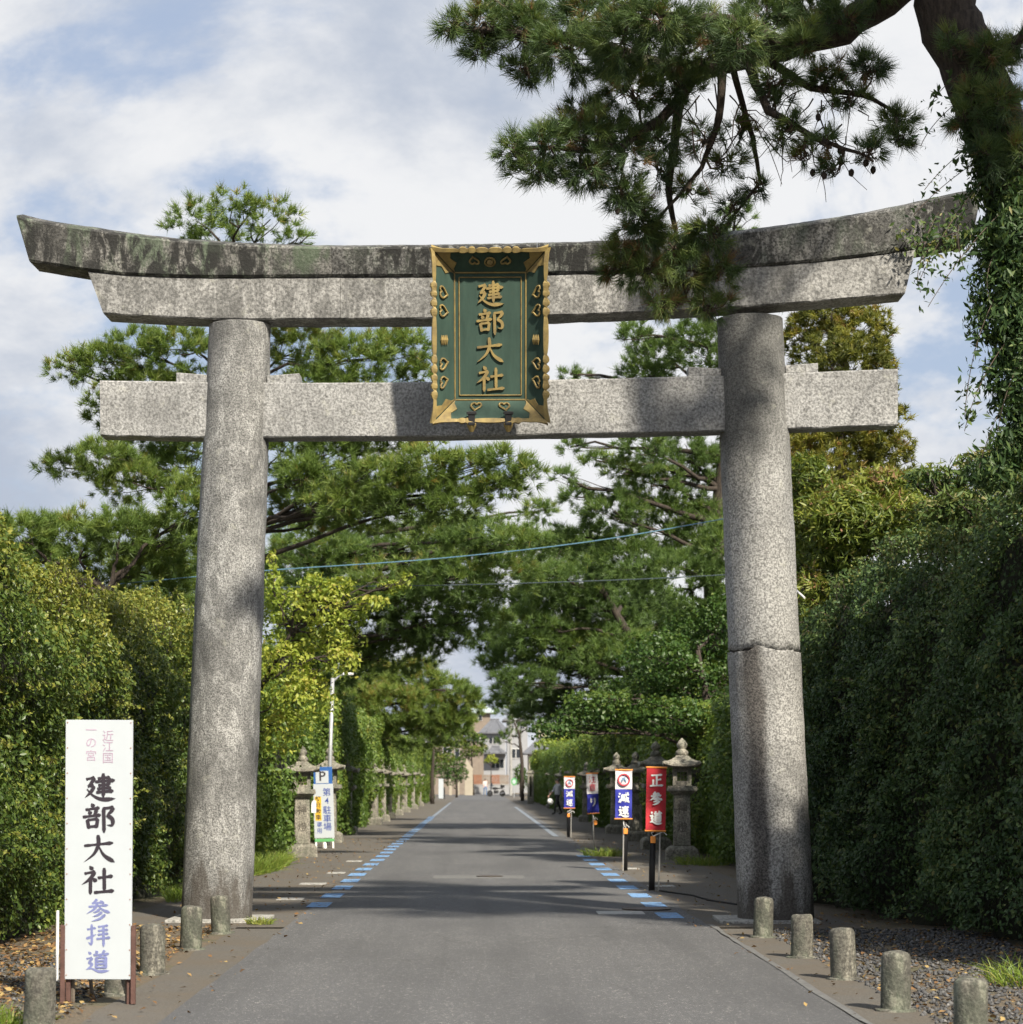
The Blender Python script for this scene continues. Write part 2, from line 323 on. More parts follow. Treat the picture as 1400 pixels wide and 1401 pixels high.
class MB:
    def __init__(s): s.v = []; s.f = []
    def add(s, vs, fs):
        k = len(s.v); s.v += [tuple(p) for p in vs]; s.f += [tuple(i + k for i in f) for f in fs]; return s
    def box(s, c, d, rz=0.0):
        x, y, z = d[0] / 2, d[1] / 2, d[2] / 2; cr, sr = math.cos(rz), math.sin(rz)
        vs = []
        for sz in (-1, 1):
            for sx, sy in ((-1, -1), (1, -1), (1, 1), (-1, 1)):
                px, py = sx * x, sy * y
                vs.append((c[0] + px * cr - py * sr, c[1] + px * sr + py * cr, c[2] + sz * z))
        return s.add(vs, [(3, 2, 1, 0), (4, 5, 6, 7), (0, 1, 5, 4), (1, 2, 6, 5), (2, 3, 7, 6), (3, 0, 4, 7)])
    def frustum(s, c, d0, d1, h):
        vs = []
        for d, z in ((d0, 0), (d1, h)):
            for sx, sy in ((-1, -1), (1, -1), (1, 1), (-1, 1)):
                vs.append((c[0] + sx * d[0] / 2, c[1] + sy * d[1] / 2, c[2] + z))
        return s.add(vs, [(3, 2, 1, 0), (4, 5, 6, 7), (0, 1, 5, 4), (1, 2, 6, 5), (2, 3, 7, 6), (3, 0, 4, 7)])
    def tube(s, pts, rad, n=8, cap=True):
        pts = [Vector(p) for p in pts]
        if isinstance(rad, (int, float)): rad = [rad] * len(pts)
        vs, fs = [], []
        up = Vector((0.13, 0.31, 0.94))
        for i, p in enumerate(pts):
            t = (pts[min(i + 1, len(pts) - 1)] - pts[max(i - 1, 0)])
            if t.length < 1e-9: t = Vector((0, 0, 1))
            t.normalize(); a = t.cross(up)
            if a.length < 0.05: a = t.cross(Vector((1, 0, 0)))
            a.normalize(); b = t.cross(a)
            for k in range(n):
                an = 2 * math.pi * k / n
                vs.append(p + (a * math.cos(an) + b * math.sin(an)) * rad[i])
        for i in range(len(pts) - 1):
            for k in range(n):
                q = (k + 1) % n
                fs.append((i * n + k, (i + 1) * n + k, (i + 1) * n + q, i * n + q))
        if cap:
            fs.append(tuple(range(n))); fs.append(tuple((len(pts) - 1) * n + k for k in reversed(range(n))))
        return s.add(vs, fs)
    def lathe(s, prof, n=24, c=(0, 0, 0)):
        vs, fs = [], []
        for r, z in prof:
            for k in range(n):
                a = 2 * math.pi * k / n
                vs.append((c[0] + r * math.cos(a), c[1] + r * math.sin(a), c[2] + z))
        for i in range(len(prof) - 1):
            for k in range(n):
                q = (k + 1) % n
                fs.append((i * n + k, i * n + q, (i + 1) * n + q, (i + 1) * n + k))
        fs.append(tuple(reversed(range(n)))); fs.append(tuple((len(prof) - 1) * n + k for k in range(n)))
        return s.add(vs, fs)
    def prism(s, poly, y0, y1):
        """polygon in x,z (counter-clockwise seen from -y) between two depths"""
        n = len(poly)
        vs = [(x, y0, z) for x, z in poly] + [(x, y1, z) for x, z in poly]
        fs = [tuple(range(n)), tuple(reversed(range(n, 2 * n)))]
        for i in range(n):
            j = (i + 1) % n; fs.append((i, i + n, j + n, j))
        return s.add(vs, fs)
    def sphere(s, c, r, n=12, m=8):
        rx, ry, rz = (r, r, r) if isinstance(r, (int, float)) else r
        vs, fs = [(c[0], c[1], c[2] - rz)], []
        for i in range(1, m):
            th = math.pi * i / m - math.pi / 2
            for k in range(n):
                a = 2 * math.pi * k / n
                vs.append((c[0] + rx * math.cos(th) * math.cos(a), c[1] + ry * math.cos(th) * math.sin(a), c[2] + rz * math.sin(th)))
        vs.append((c[0], c[1], c[2] + rz)); top = len(vs) - 1
        for k in range(n): fs.append((0, 1 + (k + 1) % n, 1 + k))
        for i in range(m - 2):
            for k in range(n):
                q = (k + 1) % n; fs.append((1 + i * n + k, 1 + i * n + q, 1 + (i + 1) * n + q, 1 + (i + 1) * n + k))
        for k in range(n): fs.append((1 + (m - 2) * n + k, 1 + (m - 2) * n + (k + 1) % n, top))
        return s.add(vs, fs)
    def torus(s, c, R_, r, axis='y', n=24, m=8):
        vs, fs = [], []
        for i in range(n):
            a = 2 * math.pi * i / n
            for k in range(m):
                b = 2 * math.pi * k / m
                q = R_ + r * math.cos(b); u, v, w = q * math.cos(a), q * math.sin(a), r * math.sin(b)
                p = {'y': (u, w, v), 'x': (w, u, v), 'z': (u, v, w)}[axis]
                vs.append((c[0] + p[0], c[1] + p[1], c[2] + p[2]))
        for i in range(n):
            for k in range(m):
                j, q = (i + 1) % n, (k + 1) % m
                fs.append((i * m + k, j * m + k, j * m + q, i * m + q))
        return s.add(vs, fs)
    def build(s, name, mat, parent=None, bevel=0.0, smooth=False, seg=2, jitter=0.0, jscale=3.0):
        me = bpy.data.meshes.new(name); me.from_pydata(s.v, [], s.f)
        bm = bmesh.new(); bm.from_mesh(me)
        bmesh.ops.recalc_face_normals(bm, faces=bm.faces)
        if bevel:
            bmesh.ops.bevel(bm, geom=list(bm.edges), offset=bevel, segments=seg, profile=0.6, affect='EDGES')
        if jitter:
            for v in bm.verts:
                v.co += mnoise.noise_vector(v.co * jscale) * jitter
        bm.to_mesh(me); bm.free()
        if smooth: me.polygons.foreach_set('use_smooth', [True] * len(me.polygons))
        me.materials.append(mat); o = bpy.data.objects.new(name, me)
        return link(o, parent)

def np_mesh(name, V, F, mat, parent=None, tint=None, smooth=False):
    """V (n,3) and F (m,k) arrays to one mesh object, with a per-vertex tint"""
    V = np.ascontiguousarray(V, dtype=np.float32); F = np.ascontiguousarray(F, dtype=np.int32)
    k = F.shape[1]; me = bpy.data.meshes.new(name)
    me.vertices.add(len(V)); me.vertices.foreach_set('co', V.ravel())
    me.loops.add(F.size); me.loops.foreach_set('vertex_index', F.ravel())
    me.polygons.add(len(F)); me.polygons.foreach_set('loop_start', np.arange(0, F.size, k, dtype=np.int32))
    me.update(calc_edges=True)
    if tint is not None:
        a = me.attributes.new('tint', 'FLOAT', 'POINT'); a.data.foreach_set('value', np.ascontiguousarray(tint, dtype=np.float32))
    me.materials.append(mat); o = bpy.data.objects.new(name, me)
    return link(o, parent)

def unit(a): return a / np.maximum(np.linalg.norm(a, axis=1, keepdims=True), 1e-9)

def needles(C, A, n, length, width, spread, tint):
    """C tuft centres, A tuft axes -> triangles"""
    T = len(C); C = np.repeat(C, n, 0); A = np.repeat(A, n, 0)
    D = unit(A + RS.normal(size=(T * n, 3)) * spread)
    L = length * RS.uniform(0.65, 1.1, (T * n, 1)) * np.repeat(RS.uniform(0.72, 1.25, (T, 1)), n, 0)
    W = unit(np.cross(D, RS.normal(size=(T * n, 3)))) * width * 0.5
    B = C + D * L * 0.04 + RS.normal(size=C.shape) * length * 0.10
    tip = B + D * L; tip[:, 2] -= 0.10 * L[:, 0] * RS.uniform(0, 1, T * n)
    V = np.stack([B - W, B + W, tip], 1).reshape(-1, 3)
    F = np.arange(len(V)).reshape(-1, 3)
    tn = np.clip(np.repeat(tint, n) + RS.normal(size=T * n) * 0.08, 0, 1)
    return V, F, np.repeat(tn, 3)

def leaf_cards(C, N, length, width, tint, droop=0.0, fold=True):
    """rhombic leaves at C facing roughly N"""
    n = len(C)
    N = unit(N); U = unit(np.cross(N, RS.normal(size=(n, 3)))); U[:, 2] -= droop; U = unit(U)
    W = unit(np.cross(N, U)); s = RS.uniform(0.5, 1.4, (n, 1))
    l = length * s; w = width * s * 0.5
    a = C - U * l * 0.45; b = C + W * w + N * w * 0.35; c = C + U * l * 0.55; d = C - W * w + N * w * 0.35
    V = np.stack([a, b, c, d], 1).reshape(-1, 3)
    F = np.arange(len(V)).reshape(-1, 4)
    if fold:
        F = np.concatenate([F[:, [0, 1, 2]], F[:, [0, 2, 3]]], 0)
    return V, F, np.repeat(np.clip(tint, 0, 1), 4)

def join_np(parts):
    Vs, Fs, Ts, k = [], [], [], 0
    for V, F, T in parts:
        Vs.append(V); Fs.append(F + k); Ts.append(T); k += len(V)
    return np.concatenate(Vs), np.concatenate(Fs), np.concatenate(Ts)

def ell_points(n, c, r, shell=0.55, top=0.3):
    """points through the outer shell of an ellipsoid, more on its upper side"""
    D = unit(RS.normal(size=(n, 3))); flip = (D[:, 2] < 0) & (RS.uniform(size=n) < top); D[flip, 2] *= -1
    q = RS.uniform(shell, 1.0, (n, 1)) ** 0.8
    lump = 1 + 0.22 * np.sin(D[:, :1] * 5 + c[0] * 7) * np.cos(D[:, 1:2] * 4 + c[1] * 3) + 0.12 * np.sin(D[:, 2:3] * 7 + c[2] * 5)
    return np.array(c) + D * np.array(r) * q * lump, D

def curve_pts(a, b, sag=0.0, n=6, wob=0.0):
    a, b = Vector(a), Vector(b); out = []
    for i in range(n + 1):
        t = i / n; p = a.lerp(b, t)
        p.z += sag * 4 * t * (1 - t)
        if wob and 0 < i < n: p += Vector((random.uniform(-1, 1), random.uniform(-1, 1), random.uniform(-1, 1))) * wob
        out.append(p)
    return out

def px_pads(rows, d, dj=1.0, dep=1.0):
    """rows of (x, y, rx, ry[, distance offset]) read off the photo, to world ellipsoids of real depth"""
    out = []
    for r in rows:
        dd = d + (r[4] if len(r) > 4 else random.uniform(-dj, dj))
        c = at(r[0], r[1], dd); k = dd / FPX
        out.append((c, (r[2] * k * 1.08, max(r[2], r[3]) * k * dep, r[3] * k * 1.15)))
    return out

def tree(name, label, cat, base, trunk, tr, pads, mat, kind='needle', dens=70.0, tuft=(34, 0.17, 0.011, 0.55),
         tint=(0.45, 0.2), leaf=(0.07, 0.04), group=None, limb_r=0.055, twigs=4, crown='crown', bark=None, trunk_n=10, limb_sag=0.25):
    """trunk: list of world points; pads: world ellipsoids. dens = tufts (or leaves) for each square metre of pad"""
    root = thing(name, label, cat, base, 0, group); bx = np.array(base)
    t = MB(); tp = [Vector(p) for p in trunk]; n = len(tp)
    sm, rr = [], []
    for i in range(n - 1):
        for k in range(4):
            sm.append(tp[i].lerp(tp[i + 1], k / 4) + Vector((random.uniform(-1, 1), random.uniform(-1, 1), 0)) * tr[i] * 0.12)
            rr.append(tr[i] + (tr[i + 1] - tr[i]) * k / 4)
    sm.append(tp[-1]); rr.append(tr[-1])
    t.tube([p - Vector(base) for p in sm], rr, trunk_n)
    for (c, r) in pads:
        best = min(sm, key=lambda p: (p - c).length + max(0, p.z - c.z + 0.2) * 2.0)
        path = curve_pts(best, c, limb_sag * random.uniform(-0.3, 1.0), 6, 0.10)
        L = (best - c).length
        t.tube([p - Vector(base) for p in path], [limb_r * (1.0 + 0.13 * L) * (1 - 0.75 * i / 6) for i in range(7)], 5, False)
        for _ in range(twigs):
            e = Vector(c) + Vector((random.uniform(-1, 1) * r[0], random.uniform(-1, 1) * r[1], random.uniform(-.3, .7) * r[2])) * 0.9
            t.tube([p - Vector(base) for p in curve_pts(path[4], e, -0.05, 3, 0.05)], [0.018, 0.014, 0.010, 0.006], 3, False)
    t.build('trunk', bark or BARK, root, smooth=True)
    parts = []
    for (c, r) in pads:
        area = math.pi * (r[0] * r[1] + r[0] * r[2] + r[1] * r[2]) / 3 * 1.6
        k = max(6, int(area * dens * (.55 if c.z > 11.6 else 1))); C, D = ell_points(k, c, r)
        base_t = tint[0] + random.uniform(-1, 1) * tint[1] * 0.6
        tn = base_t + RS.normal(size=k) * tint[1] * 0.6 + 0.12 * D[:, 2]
        if kind == 'needle':
            A = unit(D * 0.8 + np.array([0, 0, 0.75]) + RS.normal(size=(k, 3)) * 0.25)
            parts.append(needles(C - bx, A, tuft[0], tuft[1], tuft[2], tuft[3], np.clip(tn, 0, 1)))
        else:
            N = unit(D * 0.7 + np.array([0, 0, 0.5]) + RS.normal(size=(k, 3)) * 0.8)
            parts.append(leaf_cards(C - bx, N, leaf[0], leaf[1], tn, 0.35))
    V, F, T = join_np(parts)
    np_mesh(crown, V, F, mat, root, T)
    return root

# ------------------------------------------------------------------ lettering
def cr(pts, m=9):
    P = [np.array(p, float) for p in pts]
    if len(P) == 2: return [P[0] + (P[1] - P[0]) * t for t in np.linspace(0, 1, m)]
    P = [2 * P[0] - P[1]] + P + [2 * P[-1] - P[-2]]; out = []
    for i in range(1, len(P) - 2):
        for t in np.linspace(0, 1, m // 2 + 1)[:-1]:
            a, b, c, d = P[i - 1:i + 3]
            out.append(0.5 * (2 * b + (c - a) * t + (2 * a - 5 * b + 4 * c - d) * t * t + (3 * b - a - 3 * c + d) * t ** 3))
    out.append(P[-2]); return out
PROF = {'h': [(0, .75), (.08, 1.05), (.25, .75), (.7, .8), (.88, 1.25), (1, .45)],
        'v': [(0, .6), (.06, 1.15), (.2, .95), (.8, .95), (.93, 1.0), (1, .35)],
        'p': [(0, .7), (.1, 1.15), (.5, 1.0), (.8, .6), (1, .08)],
        'n': [(0, .35), (.4, .75), (.78, 1.35), (.88, 1.2), (1, .06)],
        'd': [(0, .25), (.5, 1.25), (.85, 1.1), (1, .3)]}
_shin = [('d', (14, 6), (25, 19)), ('h', (6, 39), (30, 33)), ('p', (30, 34), (22, 48), (12, 58)), ('p', (14, 56), (29, 62), (22, 74), (6, 86)), ('n', (6, 86), (28, 82), (58, 95), (100, 91))]
_san = [('d', (8, 8), (20, 20)), ('d', (2, 34), (14, 46)), ('p', (24, 60), (14, 80), (4, 94))]
KANJI = {
 '建': [('h', (8, 24), (35, 17)), ('p', (34, 18), (26, 34), (13, 47)), ('h', (13, 48), (33, 45)), ('p', (33, 46), (24, 66), (5, 87)), ('n', (11, 57), (30, 79), (58, 92), (99, 89)),
        ('h', (44, 21), (82, 16)), ('v', (80, 17), (78, 43)), ('h', (36, 32), (97, 26)), ('h', (46, 44), (80, 40)), ('h', (43, 56), (86, 51)), ('h', (40, 68), (93, 62)), ('v', (61, 2), (62, 85))],
 '部': [('d', (27, 1), (35, 14)), ('h', (9, 23), (53, 16)), ('d', (19, 26), (26, 39)), ('p', (43, 23), (40, 32), (33, 40)), ('h', (1, 48), (57, 40)), ('v', (15, 56), (20, 88)), ('h', (16, 58), (48, 53)), ('v', (47, 53), (43, 85)), ('h', (20, 81), (45, 78)),
        ('v', (65, 15), (67, 101)), ('h', (63, 18), (96, 13)), ('p', (95, 14), (88, 28), (74, 41)), ('p', (75, 40), (92, 54), (92, 74), (76, 74))],
 '大': [('h', (3, 39), (93, 28)), ('p', (46, 1), (47, 34), (34, 66), (3, 95)), ('n', (48, 38), (64, 70), (98, 95))],
 '社': [('d', (25, 1), (35, 15)), ('h', (9, 28), (43, 20)), ('p', (42, 21), (26, 46), (1, 66)), ('v', (28, 40), (28, 99)), ('d', (34, 42), (47, 55)), ('h', (50, 42), (97, 35)), ('v', (70, 7), (71, 88)), ('h', (39, 92), (101, 85))],
 '参': [('p', (45, 1), (38, 11), (25, 20)), ('h', (24, 21), (67, 16)), ('d', (58, 7), (73, 23)), ('h', (11, 36), (90, 28)), ('p', (48, 20), (34, 46), (3, 68)), ('n', (52, 32), (70, 50), (99, 63)), ('p', (57, 45), (46, 56), (29, 63)), ('p', (66, 58), (50, 72), (28, 80)), ('p', (79, 70), (56, 90), (24, 101))],
 '拝': [('h', (5, 25), (41, 18)), ('v', (24, 1), (25, 94)), ('p', (26, 92), (20, 90), (10, 82)), ('p', (2, 66), (22, 58), (44, 45)), ('h', (50, 13), (91, 6)), ('h', (50, 31), (91, 25)), ('h', (49, 48), (92, 42)), ('h', (44, 67), (100, 60)), ('v', (72, 9), (73, 102))],
 '道': _shin + [('d', (44, 1), (51, 13)), ('p', (80, -1), (76, 6), (68, 13)), ('h', (35, 21), (98, 15)), ('p', (66, 16), (62, 24), (56, 31)), ('v', (46, 31), (46, 80)), ('h', (46, 33), (88, 29)), ('v', (86, 29), (86, 82)), ('h', (48, 47), (84, 45)), ('h', (48, 61), (84, 59)), ('h', (48, 77), (84, 75))],
 '正': [('h', (9, 15), (93, 9)), ('v', (52, 11), (52, 90)), ('h', (54, 48), (86, 42)), ('v', (26, 44), (26, 91)), ('h', (1, 94), (101, 88))],
 '減': _san + [('h', (30, 27), (98, 22)), ('p', (34, 26), (32, 60), (20, 97)), ('h', (42, 42), (61, 40)), ('v', (42, 51), (42, 77)), ('h', (42, 53), (60, 51)), ('v', (60, 51), (60, 77)), ('h', (42, 74), (60, 73)), ('n', (68, 4), (75, 50), (99, 95)), ('p', (91, 46), (80, 70), (60, 92)), ('d', (80, 3), (91, 15))],
 '速': _shin + [('h', (35, 17), (96, 12)), ('v', (44, 29), (46, 53)), ('h', (44, 31), (85, 28)), ('v', (84, 28), (82, 53)), ('h', (46, 51), (82, 49)), ('v', (64, 1), (64, 86)), ('p', (60, 52), (50, 66), (35, 77)), ('n', (68, 52), (80, 64), (95, 75))],
 '注': _san + [('d', (60, 1), (70, 14)), ('h', (42, 27), (93, 22)), ('h', (46, 55), (89, 50)), ('v', (68, 26), (68, 91)), ('h', (36, 94), (101, 88))],
 'り': [('v', (30, 8), (24, 46)), ('d', (26, 44), (36, 54)), ('p', (66, 4), (72, 44), (60, 78), (40, 98))],
}
def brush(ch, cx, cz, size, y, mat, parent, w=9.5, depth=0.004, name='character', sx=1.0, asp=1.0):
    """a brush-written character as raised strokes in the x,z plane facing -y"""
    mb = MB(); k = size / 100.0
    for si, st in enumerate(KANJI[ch]):
        P = cr(st[1:]); n = len(P); prof = PROF[st[0]]; Ls = [], []
        for i, p in enumerate(P):
            t = i / (n - 1); a = P[max(i - 1, 0)]; b = P[min(i + 1, n - 1)]; d = b - a; d = d / max(np.linalg.norm(d), 1e-6)
            ww = np.interp(t, [q[0] for q in prof], [q[1] for q in prof]) * w / 2
            nn = np.array((-d[1], d[0]))
            Ls[0].append(p + nn * ww); Ls[1].append(p - nn * ww)
        loop = Ls[0] + Ls[1][::-1]; m = len(loop); yf = y - depth - si * 0.0004
        vs = [(cx + (q[0] - 50) * k * sx, yf, cz - (q[1] - 50) * k * asp) for q in loop] + [(cx + (q[0] - 50) * k * sx, y + 0.001, cz - (q[1] - 50) * k * asp) for q in loop]
        fs = [(i, i + 1, m - 2 - i, m - 1 - i) for i in range(n - 1)] + [(i, (i + 1) % m, (i + 1) % m + m, i + m) for i in range(m)]
        mb.add(vs, fs)
    return mb.build(name, mat, parent)
def glyph(txt, cx, cz, size, y, mat, parent, bold=0.0, depth=0.002, name='character'):
    cu = bpy.data.curves.new('glyph', 'FONT'); cu.body = txt; cu.size = size; cu.align_x = 'CENTER'; cu.align_y = 'CENTER'
    cu.extrude = depth; cu.offset = bold * size; cu.resolution_u = 3
    o = bpy.data.objects.new('glyph', cu); COL.objects.link(o); bpy.context.view_layer.update()
    me = bpy.data.meshes.new_from_object(o.evaluated_get(bpy.context.evaluated_depsgraph_get()))
    bpy.data.objects.remove(o); bpy.data.curves.remove(cu)
    me.transform(Matrix.Translation((cx, y, cz)) @ Matrix.Rotation(R(90), 4, 'X'))
    me.materials.clear(); me.materials.append(mat); me.name = name
    return link(bpy.data.objects.new(name, me), parent)

# ================================================================== SETTING
def sheet(name, x0, x1, y0, y1, z, mat, wob=0.0, parent=None, step=0.5, kind='structure'):
    mb = MB(); n = max(1, int((y1 - y0) / step)); vs, fs = [], []
    for i in range(n + 1):
        y = y0 + (y1 - y0) * i / n
        a = x0 + wob * mnoise.noise(Vector((y * 0.9, x0, 0))) + wob * .6 * mnoise.noise(Vector((y * 4, x0, 3)))
        b = x1 + wob * mnoise.noise(Vector((y * 0.9, x1, 5))) + wob * .6 * mnoise.noise(Vector((y * 4, x1, 8)))
        vs += [(a, y, z), (b, y, z)]
    for i in range(n): fs.append((2 * i, 2 * i + 1, 2 * i + 3, 2 * i + 2))
    o = mb.add(vs, fs).build(name, mat, parent)
    if kind and parent is None: o['kind'] = kind
    return o
g = MB(); g.add([(-900, -200, 0), (900, -200, 0), (900, 2500, 0), (-900, 2500, 0)], [(0, 1, 2, 3)])
g.build('ground', SOIL)['kind'] = 'structure'
sheet('pavement', -4.15, -1.9, 23.6, 232, 0.006, PATH, 0.03)
sheet('pavement', 2.2, 4.15, 23.6, 232, 0.006, PATH, 0.03)
sheet('road_shoulder', -2.62, -1.95, -4, 23.8, 0.006, PATH, 0.05)
sheet('road_shoulder', 2.4, 3.05, -4, 23.8, 0.006, PATH, 0.05)
road = sheet('road', -2.1, 2.52, -6, 250, 0.012, ASPH, 0.035)
sheet('cross_street', -60, 60, 226, 252, 0.018, ASPH, 0, step=30)
sheet('concrete_edging', 2.52, 2.58, -4, 24.2, 0.017, SEAL, 0.03)
y = 27.4
mk = None
def marking(name, x, y0, ln, w, mat, sk=0.0):
    mb = MB(); z = 0.017
    mb.add([(x - w / 2, y0, z), (x + w / 2, y0, z), (x + w / 2 + sk, y0 + ln, z), (x - w / 2 + sk, y0 + ln, z)], [(0, 1, 2, 3)])
    return mb.build(name, mat, road)
k = 0
while y < 96:
    marking('blue_dash', -2.03 + 0.02 * math.sin(k), y, 1.1, 0.27, BLUE_PAINT); y += 2.25; k += 1
marking('edge_line', -2.0, 97, 60, 0.16, WHITE_PAINT)
y = 25.2
while y < 47:
    marking('blue_dash', 2.22 + 0.02 * math.cos(k), y, 1.1, 0.27, BLUE_PAINT); y += 2.25; k += 1
marking('edge_line', 2.2, 62, 70, 0.16, WHITE_PAINT)
def flat_quad(name, x0, x1, y0, y1, z, mat, label=None, cat=None, h=0.012, parent=None):
    mb = MB(); mb.box(((x0 + x1) / 2, (y0 + y1) / 2, z + h / 2 - 0.004), (x1 - x0, y1 - y0, h))
    o = mb.build(name, mat, parent, bevel=0.003, seg=1)
    return tag(o, label, cat) if label else o
# repair patch and covers in the road
flat_quad('asphalt_patch', -0.75, 0.75, 35.6, 36.7, 0.012, SEAL, h=0.008, parent=road)
flat_quad('drain_cover', 1.42, 1.98, 26.0, 26.55, 0.012, PLATE, 'grey steel plate set in the right lane before the dashes', 'drain cover')
mh = MB(); mh.lathe([(0.30, 0), (0.30, 0.016), (0.26, 0.020), (0.25, 0.016), (0.0, 0.016)], 28)
o = mh.build('manhole_cover', IRON, None); o.location = (2.07, 27.0, 0.012); tag(o, 'round rusty iron cover beside the right blue dashes', 'manhole cover')
mh = MB(); mh.lathe([(0.22, 0), (0.22, 0.014), (0.19, 0.017), (0.0, 0.015)], 24)
o = mh.build('manhole_cover', IRON, None); o.location = (0.18, 36.2, 0.014); tag(o, 'small dark iron cover in the middle of the road patch', 'manhole cover')
for i, (xa, xb, ya) in enumerate([(-2.75, -2.35, 33.5), (-2.6, -2.3, 37.5), (-2.7, -2.35, 29.2), (-2.6, -2.3, 43.0)]):
    flat_quad('gutter_slab', xa, xb, ya, ya + 0.5, 0.008, CONC_L, 'pale concrete gutter slab, %s from the left pillar along the blue dashes' % ['second', 'third', 'first', 'fourth'][i], 'gutter slab')
for i, (xa, xb, ya) in enumerate([(2.55, 2.95, 32.8), (2.6, 2.9, 39.4)]):
    flat_quad('gutter_slab', xa, xb, ya, ya + 0.45, 0.008, CONC_L, ['pale concrete gutter slab beside the post of the red flag', 'pale concrete gutter slab beside the post of the nearest blue flag'][i], 'gutter slab')

# ================================================================== TORII
TC = Vector((0.19, 25.0, 0.0))
torii = thing('torii_gate', 'tall weathered granite torii gate spanning the road', 'torii gate', TC, R(-1.4))
def shaft(name, x0, x1, prof, mat, z0, z1, jag0=None, jag1=None, parent=torii, ph=0.0, nz=48, na=56):
    """leaning round shaft; prof = [(z, r)]; jag functions give a broken lip"""
    mb = MB(); vs, fs = [], []
    for i in range(nz + 1):
        t = i / nz if i < nz - 1 else (0.9985 if i == nz - 1 else 1.0)
        for k in range(na):
            a = 2 * math.pi * k / na
            za = z0 + (jag0(a) if jag0 else 0); zb = z1 + (jag1(a) if jag1 else 0)
            z = za + (zb - za) * t
            r = np.interp(z, [p[0] for p in prof], [p[1] for p in prof])
            
            c = math.cos(a); s_ = math.sin(a)
            r += 0.010 * mnoise.noise(Vector((c * 3 + ph, s_ * 3, z * 2.2))) + 0.006 * mnoise.noise(Vector((c * 11, s_ * 11 + ph, z * 9)))
            cx = x0 + (x1 - x0) * z / 6.85
            vs.append((cx - TC.x + r * c, r * s_, z))
    for i in range(nz):
        for k in range(na):
            q = (k + 1) % na; fs.append((i * na + k, i * na + q, (i + 1) * na + q, (i + 1) * na + k))
    fs.append(tuple(reversed(range(na)))); fs.append(tuple(nz * na + k for k in range(na)))
    o = mb.add(vs, fs).build(name, mat, parent, smooth=True); return o
shaft('pillar', -3.0, -2.725, [(0, .405), (1.5, .40), (3.2, .393), (5.1, .378), (6.2, .360), (6.9, .348)], GRAN, -0.1, 6.80)
jag = lambda a: 0.04 * mnoise.noise(Vector((math.cos(a) * 2.2, math.sin(a) * 2.2, 4))) + 0.05 * (1 if -2.0 < ((a + math.pi) % (2 * math.pi) - math.pi) < -1.78 else 0) + 0.045 * mnoise.noise(Vector((math.cos(a) * 8, math.sin(a) * 8, 1))) + 0.02 * mnoise.noise(Vector((math.cos(a) * 21, math.sin(a) * 21, 1)))
pr = shaft('pillar', 3.383, 3.083, [(0, .43), (1.5, .415), (3.2, .405), (5.1, .395), (6.2, .380), (6.9, .368)], GRAN_DARK, 3.08, 6.84, jag0=jag, ph=5)
pr['label'] = 'granite pillar with a darker upper half, broken and repaired lower down'
rp = shaft('repaired_base', 3.383, 3.083, [(0, .432), (1.5, .418), (3.05, .412), (3.5, .41)], GRAN_REP, -0.1, 3.050, jag1=jag, ph=9)
rp.parent = pr; rp['label'] = 'lower length of the pillar below the jagged crack, with a black water stain'
mb = MB(); mb.tube([(3.383 - .3 * 2.7 / 6.85 - TC.x, 0, 2.7), (3.383 - .3 * 3.5 / 6.85 - TC.x, 0, 3.5)], .385, 24); mb.build('crack_filler', simple('crack_shadow', (.05, .045, .04), .95), pr)  # core behind the crack, coloured dark for the shade in the gap

def interp_curve(xs, zs, n=60):
    """smooth curve through points by Catmull-Rom"""
    P = cr(list(zip(xs, zs)), 16); return [p[0] for p in P], [p[1] for p in P]
def beam(name, x0t, x0b, x1t, x1b, topf, botf, yf, yb, mat, parent=torii, ridge=0.0, nx=60, flare=0.0, bev=0.02, cut0=None, cut1=None, endback=0.0):
    """a beam whose top and bottom edges follow curves in x; its section is a rounded rectangle with a pitched top"""
    vs, fs = [], []
    sec_n = 8
    for i in range(nx + 1):
        t = i / nx
        xt = x0t + (x1t - x0t) * t; xb = x0b + (x1b - x0b) * t
        zt, zb = topf(xt), botf(xb)
        jz = lambda s: 0.008 * mnoise.noise(Vector((xt * 4, s, 0))) + 0.004 * mnoise.noise(Vector((xt * 15, s * 3, 2)))
        b = bev
        e0 = endback * max(0, 1 - i * 2.0) ; 
        ring = [(xb, yf + b, zb), (xb + (xt - xb) * .05, yf, zb + b), (xt - (xt - xb) * .05, yf - flare, zt - b), (xt, yf - flare + b, zt + b * .3),
                (xt, (yf + yb) / 2, zt + ridge), (xt, yb + flare - b, zt + b * .3), (xt, yb + flare, zt - b), (xb, yb, zb + b), (xb, yb - b, zb)]
        for q, p in enumerate(ring): vs.append((p[0] - TC.x, p[1] + jz(q + 7), p[2] + jz(q)))
    m = 9
    for i in range(nx):
        for k in range(m):
            q = (k + 1) % m; fs.append((i * m + k, (i + 1) * m + k, (i + 1) * m + q, i * m + q))
    fs.append(tuple(range(m))); fs.append(tuple(reversed([nx * m + k for k in range(m)])))
    return MB().add(vs, fs).build(name, mat, parent)
KD = 0.008333
def zz(py): return EYE + (VPY - py) * KD
def xx(px): return (px - VPX) * KD
ktop = [(28, 301), (60, 309), (130, 320), (230, 334), (340, 342), (455, 346), (590, 346), (750, 344), (880, 340), (1000, 330), (1100, 318), (1200, 302), (1275, 286), (1332, 274)]
kbot = [(44, 361), (125, 374), (200, 381), (300, 384), (455, 384), (590, 384), (750, 382), (880, 380), (980, 376), (1100, 368), (1200, 357), (1320, 338)]
